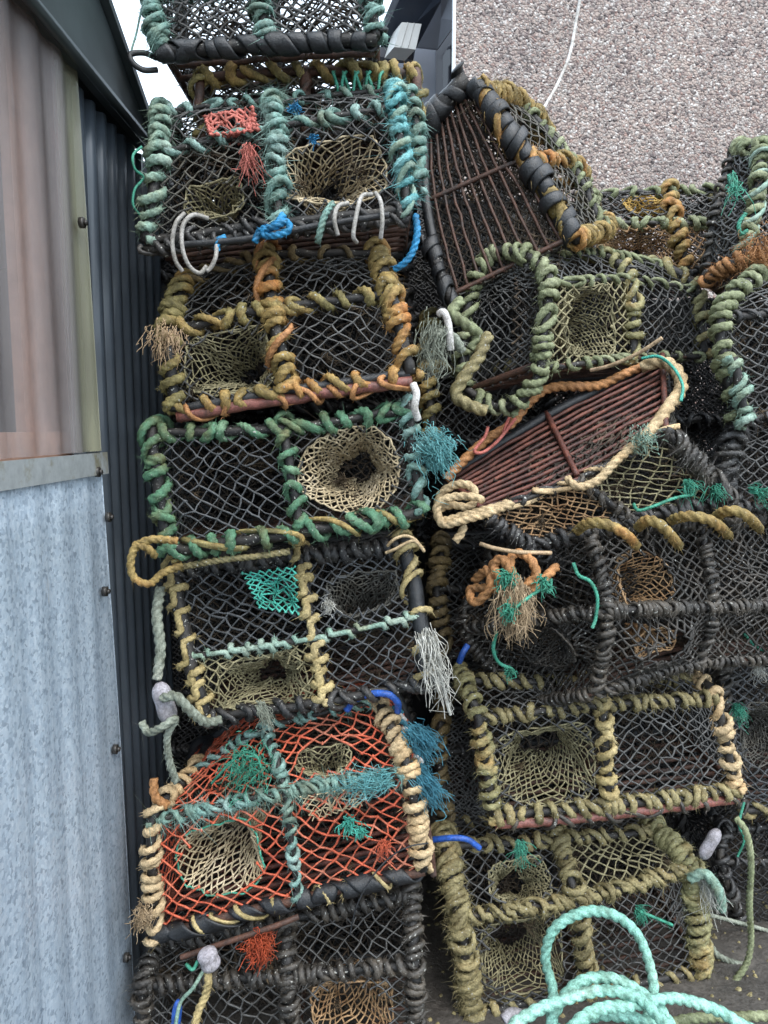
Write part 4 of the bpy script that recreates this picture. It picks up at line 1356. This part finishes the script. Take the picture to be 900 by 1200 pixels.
# rope along the edges of the overturned creel
rope('rope', 'orange rope along the upper edge of the overturned slatted base', 'rope', [(522, 562, 1.90), (545, 538, 1.91), (572, 514, 1.93), (600, 496, 1.94), (622, 470, 1.95), (648, 454, 1.97), (700, 452, 1.99), (732, 438, 2.0), (768, 424, 2.01)], .0125, 'orange rope', fz=120)
rope('rope', 'orange twine spiralled round the upper edge rope of the slatted base', 'rope', [(600, 482, 1.92), (590, 508, 1.91), (604, 490, 1.91), (584, 516, 1.90), (566, 530, 1.89), (556, 528, 1.89), (568, 512, 1.90), (572, 500, 1.9)], .0045, 'coral twine', fz=60, lay=False)
rope('rope', 'cream rope bent round the right hand end of the overturned slatted base', 'rope', [(752, 430, 1.97), (776, 424, 1.94), (794, 436, 1.91), (798, 456, 1.88), (784, 476, 1.84), (770, 496, 1.80), (756, 512, 1.76), (744, 520, 1.75)], .0160, 'cream rope', fz=140)
rope('rope', 'gold rope along the lower edge of the overturned slatted base', 'rope', [(744, 522, 1.73), (722, 540, 1.71), (704, 560, 1.70), (690, 568, 1.69), (676, 570, 1.69), (664, 560, 1.71)], .0100, 'cream rope', fz=240)
tuft('rope_end', 'pale teal fluff on the lower right edge of the overturned slatted base', 'rope end', (752, 514, 1.72), (.0, -.7, .1), 'pale teal rope', n=120, length=.026, spread=.6, base_r=.014, r=.0014)
rope('rope', 'bright green twine draped over the top right corner of the overturned base', 'twine', [(752, 420, 1.95), (772, 418, 1.92), (790, 432, 1.88), (800, 452, 1.85), (798, 470, 1.83)], .004, 'pale teal twine', fz=60)
hank = [(512, 600, 1.66), (516, 580, 1.66), (534, 568, 1.66), (552, 570, 1.65), (557, 584, 1.65), (548, 594, 1.645), (530, 592, 1.645), (514, 598, 1.64), (518, 610, 1.63), (545, 604, 1.62), (575, 596, 1.62), (600, 590, 1.63),
        (570, 602, 1.61), (540, 610, 1.61), (520, 614, 1.62), (512, 600, 1.62), (516, 588, 1.62), (532, 582, 1.62), (552, 582, 1.61), (566, 586, 1.62)]
rope('rope_hank', 'hank of cream rope looped at the left tip of the overturned creel', 'rope hank', hank, .0095, 'cream rope', fz=60)
rope('rope', 'short cream rope end dangling under the cream hank', 'rope', [(544, 616, 1.63), (540, 626, 1.62), (533, 634, 1.62)], .009, 'cream rope', fz=60)
coilo = [(556, 680, 1.74), (572, 668, 1.70), (574, 690, 1.68), (556, 706, 1.69), (552, 690, 1.72), (580, 690, 1.68), (592, 694, 1.66), (584, 676, 1.67), (578, 662, 1.68), (590, 656, 1.67), (600, 676, 1.65), (606, 690, 1.65),
         (598, 660, 1.67), (606, 648, 1.68), (622, 656, 1.66), (628, 674, 1.65), (616, 688, 1.65), (626, 690, 1.66), (644, 672, 1.68), (652, 664, 1.7)]
rope('rope_coil', 'small coil of stiff orange brown rope above the jute tassel', 'rope coil', coilo, .0110, 'orange rope', fz=60)
tuft('rope_end', 'shaggy jute coloured tassel hanging from the orange coil', 'rope end', (603, 694, 1.63), (.0, -.5, -.75), 'jute fibre', n=330, length=.070, spread=.36, base_r=.016, r=.0013)
tuft('twine_knot', 'bright green knot beside the orange coil', 'twine knot', (636, 682, 1.62), (.0, -.6, .0), 'green twine', n=50, length=.026, spread=.9, r=.0022)
tuft('twine_knot', 'bright green knot on top of the jute tassel', 'twine knot', (596, 714, 1.58), (.0, -.6, .0), 'green twine', n=60, length=.026, spread=.9, r=.002, base_r=.006)
tuft('twine_knot', 'bright green knot behind the orange coil', 'twine knot', (594, 676, 1.63), (-.2, -.6, .2), 'green twine', n=60, length=.035, spread=.9, r=.002, base_r=.006)
rope('twine', 'bright green twine strung between the knots above the jute tassel', 'twine', [(604, 712, 1.58), (620, 700, 1.60), (636, 690, 1.61), (644, 694, 1.62), (646, 678, 1.62)], .0038, 'green twine', fz=40)
rope('twine', 'bright green twine hanging below the jute tassel', 'twine', [(582, 740, 1.62), (578, 760, 1.64), (584, 776, 1.66), (600, 784, 1.66)], .0042, 'green twine', fz=40)
tuft('twine_knot', 'green knot at the end of the twine below the jute tassel', 'twine knot', (598, 786, 1.66), (0, -.6, 0), 'green twine', n=40, length=.020, spread=.9, r=.002, base_r=.005)
rope('twine', 'wavy green twine over the black corner post beside the jute coloured funnel', 'twine', [(672, 660, 1.66), (678, 674, 1.64), (692, 682, 1.63), (700, 700, 1.62), (698, 724, 1.62), (694, 736, 1.62)], .0042, 'green twine', fz=40)
rope('twine', 'green twine strand draped over the lower net of the overturned creel', 'twine', [(742, 590, 1.70), (748, 598, 1.70), (764, 594, 1.70), (790, 584, 1.72), (812, 580, 1.75)], .004, 'green twine', fz=60)
tuft('twine_knot', 'green twine knot on the lower net of the overturned creel', 'twine knot', (804, 566, 1.76), (.2, -.5, -.2), 'green twine', n=40, length=.040, spread=.5, r=.0013)
tuft('twine_knot', 'green fluff on the right corner of the overturned creel', 'twine knot', (838, 572, 1.77), (.1, -.5, -.3), 'green twine', n=40, length=.035, spread=.6, r=.0014)
tuft('twine_knot', 'green twine bunch at the right edge below the dark torn creel', 'twine knot', (880, 574, 1.80), (.6, -.4, .0), 'green twine', n=40, length=.05, spread=.3, r=.0013)
rope('twine', 'green twine hanging at the right edge beside the cornerwise black creel', 'twine', [(872, 742, 1.90), (884, 756, 1.90), (905, 768, 1.9)], .0045, 'green twine', fz=60)
tuft('twine_knot', 'pale crusted fluff at the right edge below the green twine', 'twine knot', (888, 782, 1.95), (.1, -.6, -.2), 'white fibre', n=60, length=.035, spread=.7)
tuft('twine_knot', 'green fluff inside the dark creel at the lower right edge', 'twine knot', (862, 828, 2.0), (.1, -.6, -.2), 'green twine', n=60, length=.045, spread=.7)
rope('twine', 'green twine dangling behind the olive rope at the lower right', 'twine', [(872, 940, 1.95), (866, 966, 1.93), (872, 984, 1.93), (864, 1004, 1.93)], .0035, 'green twine', fz=80)

for lab, pts in (('gold brown rope turn over the top of the cornerwise black creel, leftmost, long and drooping', [(676, 622, 1.72), (690, 613, 1.65), (712, 615, 1.62), (734, 627, 1.62), (746, 640, 1.68)]),
                 ('gold brown rope turn over the cornerwise black creel, above its jute coloured funnel', [(748, 618, 1.72), (758, 610, 1.65), (772, 614, 1.62), (786, 628, 1.63), (796, 640, 1.70)]),
                 ('gold brown rope turn across the right post of the cornerwise black creel', [(786, 610, 1.72), (802, 605, 1.66), (824, 607, 1.64), (842, 616, 1.65), (854, 628, 1.72)]),
                 ('gold brown rope turn nearest the right edge on the cornerwise black creel', [(838, 606, 1.74), (850, 599, 1.67), (866, 600, 1.65), (880, 609, 1.66), (890, 620, 1.74)])):
    rope('rope_turn', lab, 'rope turn', pts, .0118, 'gold rope', fz=120, group='gold brown turns on the cornerwise black creel')

# scraps and bits on the left stack
net_scrap('net_scrap', 'coral red scrap of netting on top of the fluffy teal creel', [(240, 136, 1.70), (296, 126, 1.70), (302, 152, 1.66), (246, 158, 1.66)], 'coral twine', cell=.016, r=.003)
tuft('twine_knot', 'coral red tuft hanging inside the fluffy teal creel', 'twine knot', (292, 174, 1.66), (0, -.4, -.7), 'coral twine', n=60, length=.06, spread=.4, r=.0014)
tuft('twine_knot', 'small bright blue tuft at the top of the fluffy teal creel', 'twine knot', (345, 128, 1.70), (.2, -.5, .2), 'blue rope', n=40, length=.022, spread=.8, r=.0016)
tuft('twine_knot', 'tiny blue knot above the beige funnel of the fluffy teal creel', 'twine knot', (366, 162, 1.62), (0, -.5, 0), 'blue rope', n=24, length=.016, spread=.9, r=.0018, base_r=.003)
rope('rope', 'bright blue rope knotted below the middle post of the fluffy teal creel', 'rope', [(298, 284, 1.60), (306, 270, 1.60), (320, 266, 1.58), (336, 260, 1.58), (338, 270, 1.58), (322, 276, 1.58), (308, 274, 1.59), (326, 260, 1.58), (332, 252, 1.59)], .0075, 'blue rope', fz=120)
rope('rope', 'bright blue rope hanging down the right corner of the fluffy teal creel', 'rope', [(487, 252, 1.66), (489, 272, 1.65), (484, 294, 1.65), (474, 308, 1.65), (462, 316, 1.66)], .0075, 'blue rope', fz=140)
rope('rope', 'short teal blue rope lashed over the bottom bar of the fluffy teal creel', 'rope', [(390, 238, 1.62), (380, 254, 1.60), (374, 276, 1.60), (372, 284, 1.61)], .0070, 'teal rope', fz=100)
rope('rope', 'short blue rope turn on the left bottom bar of the fluffy teal creel', 'rope', [(264, 278, 1.62), (256, 282, 1.61), (254, 294, 1.61)], .0065, 'blue rope', fz=100)
# split hose hooks hung on the bottom bar
for lab, pts in (('biggest split hose hook of the fluffy teal creel, far left', [(244, 256, 1.60), (226, 252, 1.58), (214, 266, 1.57), (214, 292, 1.57), (222, 312, 1.58), (234, 320, 1.59), (242, 312, 1.60)]),
                 ('thin dark and white hose hook left of the biggest one', [(216, 250, 1.62), (206, 262, 1.60), (202, 284, 1.60), (206, 306, 1.60), (214, 318, 1.61)]),
                 ('thin hose hook just right of the biggest one', [(254, 284, 1.61), (253, 300, 1.60), (248, 312, 1.60), (242, 318, 1.60)]),
                 ('hose hook left of three under the beige funnel', [(408, 238, 1.62), (396, 242, 1.60), (392, 258, 1.59), (396, 276, 1.60)]),
                 ('hose hook in the middle of three under the beige funnel', [(436, 228, 1.62), (424, 230, 1.60), (418, 250, 1.58), (414, 276, 1.58), (418, 284, 1.6)]),
                 ('hose hook on the right of three under the beige funnel', [(440, 226, 1.62), (446, 236, 1.60), (448, 258, 1.59), (446, 280, 1.60)])):
    rope('hose_hook', lab, 'hose hook', pts, .0046, 'pale hose', fz=0, lay=False, group='split hose hooks on the fluffy teal creel')
rope('rod', 'dark metal rod hung along the bottom of the fluffy teal creel', 'rod', [(214, 287, 1.61), (290, 280, 1.61), (376, 264, 1.61), (456, 252, 1.61)], .0075, 'rubber', fz=0, lay=False)
rope('wire', 'thin black wire running out from the topmost creel over the shed roof', 'wire', [(166, 10, 1.78), (160, 38, 1.76), (154, 64, 1.74), (168, 62, 1.74), (182, 70, 1.76)], .0025, 'teal rope', fz=0, lay=False)
rope('rubber_loop', 'black rubber loop sticking out left of the topmost creel', 'rubber loop', [(184, 68, 1.76), (168, 62, 1.74), (153, 64, 1.73), (156, 74, 1.73), (168, 82, 1.74), (184, 82, 1.76)], .0065, 'rubber', fz=0, lay=False)
rope('twine', 'thin teal twine loop hanging left of the fluffy teal creel, against the shed', 'twine', [(166, 172, 1.66), (156, 182, 1.64), (158, 198, 1.64), (168, 208, 1.66), (158, 222, 1.65), (156, 240, 1.65), (164, 252, 1.66)], .0028, 'green twine', fz=30, lay=False)
for k, (x0, x1, lab) in enumerate(((390, 402, 'first'), (402, 416, 'second'), (416, 430, 'third'), (430, 445, 'fourth'))):
    rope('twine', lab + ' green twine lashing from the left on the low rusty frame', 'twine', [(x0, 84, 1.77), (x0 + 4, 96, 1.76), (x1 - 3, 112, 1.76), (x1, 90, 1.76), (x1 + 4, 84, 1.77)], .0035, 'green twine', fz=50, group='green twine lashings on the low rusty frame')
net_scrap('net_scrap', 'bright green fan of netting inside the black tarry creel', [(284, 672, 1.645), (346, 664, 1.645), (350, 720, 1.645), (304, 712, 1.645)], 'pale teal twine', cell=.018, r=.0020)
tuft('twine_knot', 'bundle of green twine at the upper left of the red netted creel', 'twine knot', (292, 896, 1.60), (-.2, -.5, -.2), 'green twine', n=120, length=.048, spread=.9, r=.0014, base_r=.024, grav=.1)
rope('twine', 'bright green twine arc over the upper left of the red netted creel', 'twine', [(248, 918, 1.62), (268, 896, 1.60), (284, 882, 1.60), (300, 886, 1.6), (306, 900, 1.6)], .003, 'green twine', fz=80)
tuft('twine_knot', 'pale teal knotted scrap on the red netting of the right half', 'twine knot', (408, 962, 1.55), (.1, -.5, -.1), 'pale teal twine', n=50, length=.026, spread=.8, r=.0022, base_r=.006)
tuft('twine_knot', 'second pale teal knot lower right of the scrap on the red netting', 'twine knot', (422, 974, 1.55), (.1, -.5, 0), 'pale teal twine', n=40, length=.018, spread=.9, r=.002, base_r=.005)
tuft('twine_knot', 'frayed orange red knot on the right half of the red netting', 'twine knot', (450, 988, 1.555), (0, -.6, 0), 'red twine', n=40, length=.030, spread=.8, r=.0014, base_r=.006)
tuft('twine_knot', 'dark red bunch of netting hanging under the red netted creel', 'twine knot', (305, 1106, 1.52), (0, -.5, -.25), 'rust red twine', n=170, length=.036, spread=1.3, r=.0017, base_r=.012, grav=.1)
net_scrap('net_scrap', 'torn beige netting hanging on the middle rail of the red netted creel', [(352, 934, 1.56), (432, 922, 1.56), (424, 944, 1.56), (366, 962, 1.56)], 'beige twine', cell=.016, r=.0014)
rope('strap', 'blue plastic strip looped over the top right corner of the red netted creel', 'strap', [(406, 832, 1.66), (416, 820, 1.65), (436, 813, 1.64), (456, 814, 1.63), (466, 824, 1.64), (466, 834, 1.66)], .0085, 'blue plastic', fz=0, lay=False)
rope('strap', 'blue plastic strip in the gap at the top of the lowest right creel', 'strap', [(508, 984, 1.72), (530, 982, 1.70), (548, 984, 1.70), (562, 994, 1.71)], .0075, 'blue plastic', fz=0, lay=False)
rope('strap', 'blue strip showing behind the right post of the black tarry creel', 'strap', [(538, 776, 1.80), (542, 766, 1.79), (548, 756, 1.80)], .008, 'blue plastic', fz=0, lay=False)
for k in range(9):
    a = k / 8
    x, y = 463 + 27 * a, 832 + 66 * a
    t_ = rope('hose_ring', None, None, [(x - 7, y + 2, 1.69), (x, y - 3, 1.675), (x + 8, y + 3, 1.69)], .006, 'white plastic' if k % 2 else 'blue tuft fibre', fz=0, lay=False)
    tag(t_, ('white hose ring' if k % 2 else 'dark teal hose ring') + ' beside the cream wrapped post of the red netted creel', 'hose ring', 'white hose rings' if k % 2 else 'teal hose rings')
rope('rod', 'rusty upright rod at the right side of the red netted creel', 'rod', [(490, 908, 1.63), (497, 950, 1.61), (504, 990, 1.60), (508, 1026, 1.60)], .0080, 'old steel', fz=0, lay=False)
rope('wire', 'thin black wire curving across the lower right of the red netting', 'wire', [(502, 988, 1.53), (480, 992, 1.53), (458, 1004, 1.53), (436, 1028, 1.52), (418, 1062, 1.52), (410, 1096, 1.52)], .0018, 'rubber', fz=0, lay=False)
rope('rod', 'rusty rod hanging along the bottom edge of the red netted creel', 'rod', [(212, 1122, 1.52), (260, 1106, 1.52), (320, 1086, 1.52), (350, 1074, 1.53)], .0065, 'old steel', fz=0, lay=False)
rope('rope', 'pale green straw rope tied below the small white float', 'rope', [(242, 1134, 1.49), (244, 1150, 1.48), (240, 1168, 1.48), (232, 1186, 1.47), (226, 1216, 1.46)], .0085, 'straw rope', fz=200)
rope('twine', 'pale teal cord running down left of the small white float', 'twine', [(238, 1138, 1.48), (226, 1158, 1.47), (212, 1174, 1.47), (206, 1200, 1.46), (204, 1220, 1.46)], .0042, 'pale teal rope', fz=30, lay=False)
rope('twine', 'green cord curl beside the small white float', 'twine', [(218, 1130, 1.50), (226, 1136, 1.49), (232, 1126, 1.50)], .0040, 'green twine', fz=30, lay=False)
rope('twine', 'thin beige cord bow at the top right corner of the black tarry creel', 'twine', [(454, 640, 1.62), (462, 632, 1.61), (474, 628, 1.61), (486, 632, 1.61), (497, 646, 1.61), (484, 634, 1.6), (462, 644, 1.6), (452, 648, 1.61)], .0035, 'cream rope', fz=40, lay=False)
rope('rope', 'tan rope lying across the top of the black tarry creel', 'rope', [(214, 664, 1.63), (260, 656, 1.62), (300, 652, 1.62), (340, 646, 1.63)], .0075, 'mud tan rope', fz=160)
tuft('rope_end', 'pale grey frayed rope behind the top rail of the red netted creel', 'rope end', (304, 826, 1.62), (.6, -.5, -.5), 'grey rope', n=45, length=.045, spread=.20, r=.0014, base_r=.006)
tuft('rope_end', 'grey frayed bunch on the left post of the red netted creel', 'rope end', (168, 1072, 1.54), (-.1, -.6, .0), 'jute fibre', n=110, length=.026, spread=.9, r=.0015)
rope('plastic_scrap', 'pale grey plastic scrap hanging in the gap right of the gold and orange creel', 'plastic scrap', [(484, 450, 1.62), (488, 462, 1.61), (486, 478, 1.61), (490, 492, 1.62)], .0085, 'white plastic', fz=0, lay=False)
tuft('twine_knot', 'green twine scrap caught in the lowest right creel net', 'twine knot', (748, 1066, 1.84), (.3, -.5, -.2), 'green twine', n=50, length=.034, spread=.55, r=.0014)
rope('twine', 'green twine trailing across the net of the lowest right creel', 'twine', [(750, 1068, 1.83), (764, 1074, 1.83), (788, 1084, 1.84)], .004, 'green twine', fz=200)
tuft('twine_knot', 'green twine hanging from the corner of the straw roped creel', 'twine knot', (608, 988, 1.74), (.1, -.5, -.6), 'green twine', n=40, length=.045, spread=.5)
tuft('twine_knot', 'green twine on the rim of the on end creel at the top right', 'twine knot', (858, 206, 2.0), (-.1, -.5, -.5), 'green twine', n=30, length=.07, spread=.18, r=.0020)
rope('twine', 'green twine loop on the net of the on end creel at the top right', 'twine', [(874, 250, 1.96), (866, 262, 1.96), (868, 274, 1.96), (876, 270, 1.96)], .005, 'green twine', fz=80)
tuft('twine_knot', 'rust orange fluff at the foot of the on end creel at the top right', 'twine knot', (886, 300, 1.95), (.0, -.6, .1), 'orange rope', n=200, length=.05, spread=.6, base_r=.025)
rope('plastic_scrap', 'pale lilac plastic scrap on the ground at the left of the turquoise coil', 'plastic scrap', [(590, 1196, 1.60), (600, 1188, 1.61), (612, 1192, 1.61), (606, 1204, 1.59)], .014, 'lilac plastic', fz=40, lay=False)

# trodden litter on the ground
mb = MB()
for _ in range(420):
    x, y = rng.uniform(-.1, 1.6), rng.uniform(1.55, 2.4)
    r = rng.uniform(.002, .010)
    n_ = 6
    th = np.linspace(0, 2 * pi, n_, endpoint=False)
    k = rng.uniform(.6, 1.2, n_)
    ring = np.stack([x + r * k * np.cos(th), y + r * k * np.sin(th), np.full(n_, -.001)], 1)
    top = np.stack([x + r * .5 * k * np.cos(th), y + r * .5 * k * np.sin(th), np.full(n_, r * .6)], 1)
    V = np.vstack([ring, top, [[x, y, r * .7]]])
    mb.add(V, [(i, (i + 1) % n_, n_ + (i + 1) % n_, n_ + i) for i in range(n_)], [(n_ + i, n_ + (i + 1) % n_, 2 * n_) for i in range(n_)])
tag(mb.build('gravel', 'mud tan rope', smooth=False), 'small stones and shell grit trodden into the ground', None, None, 'stuff')
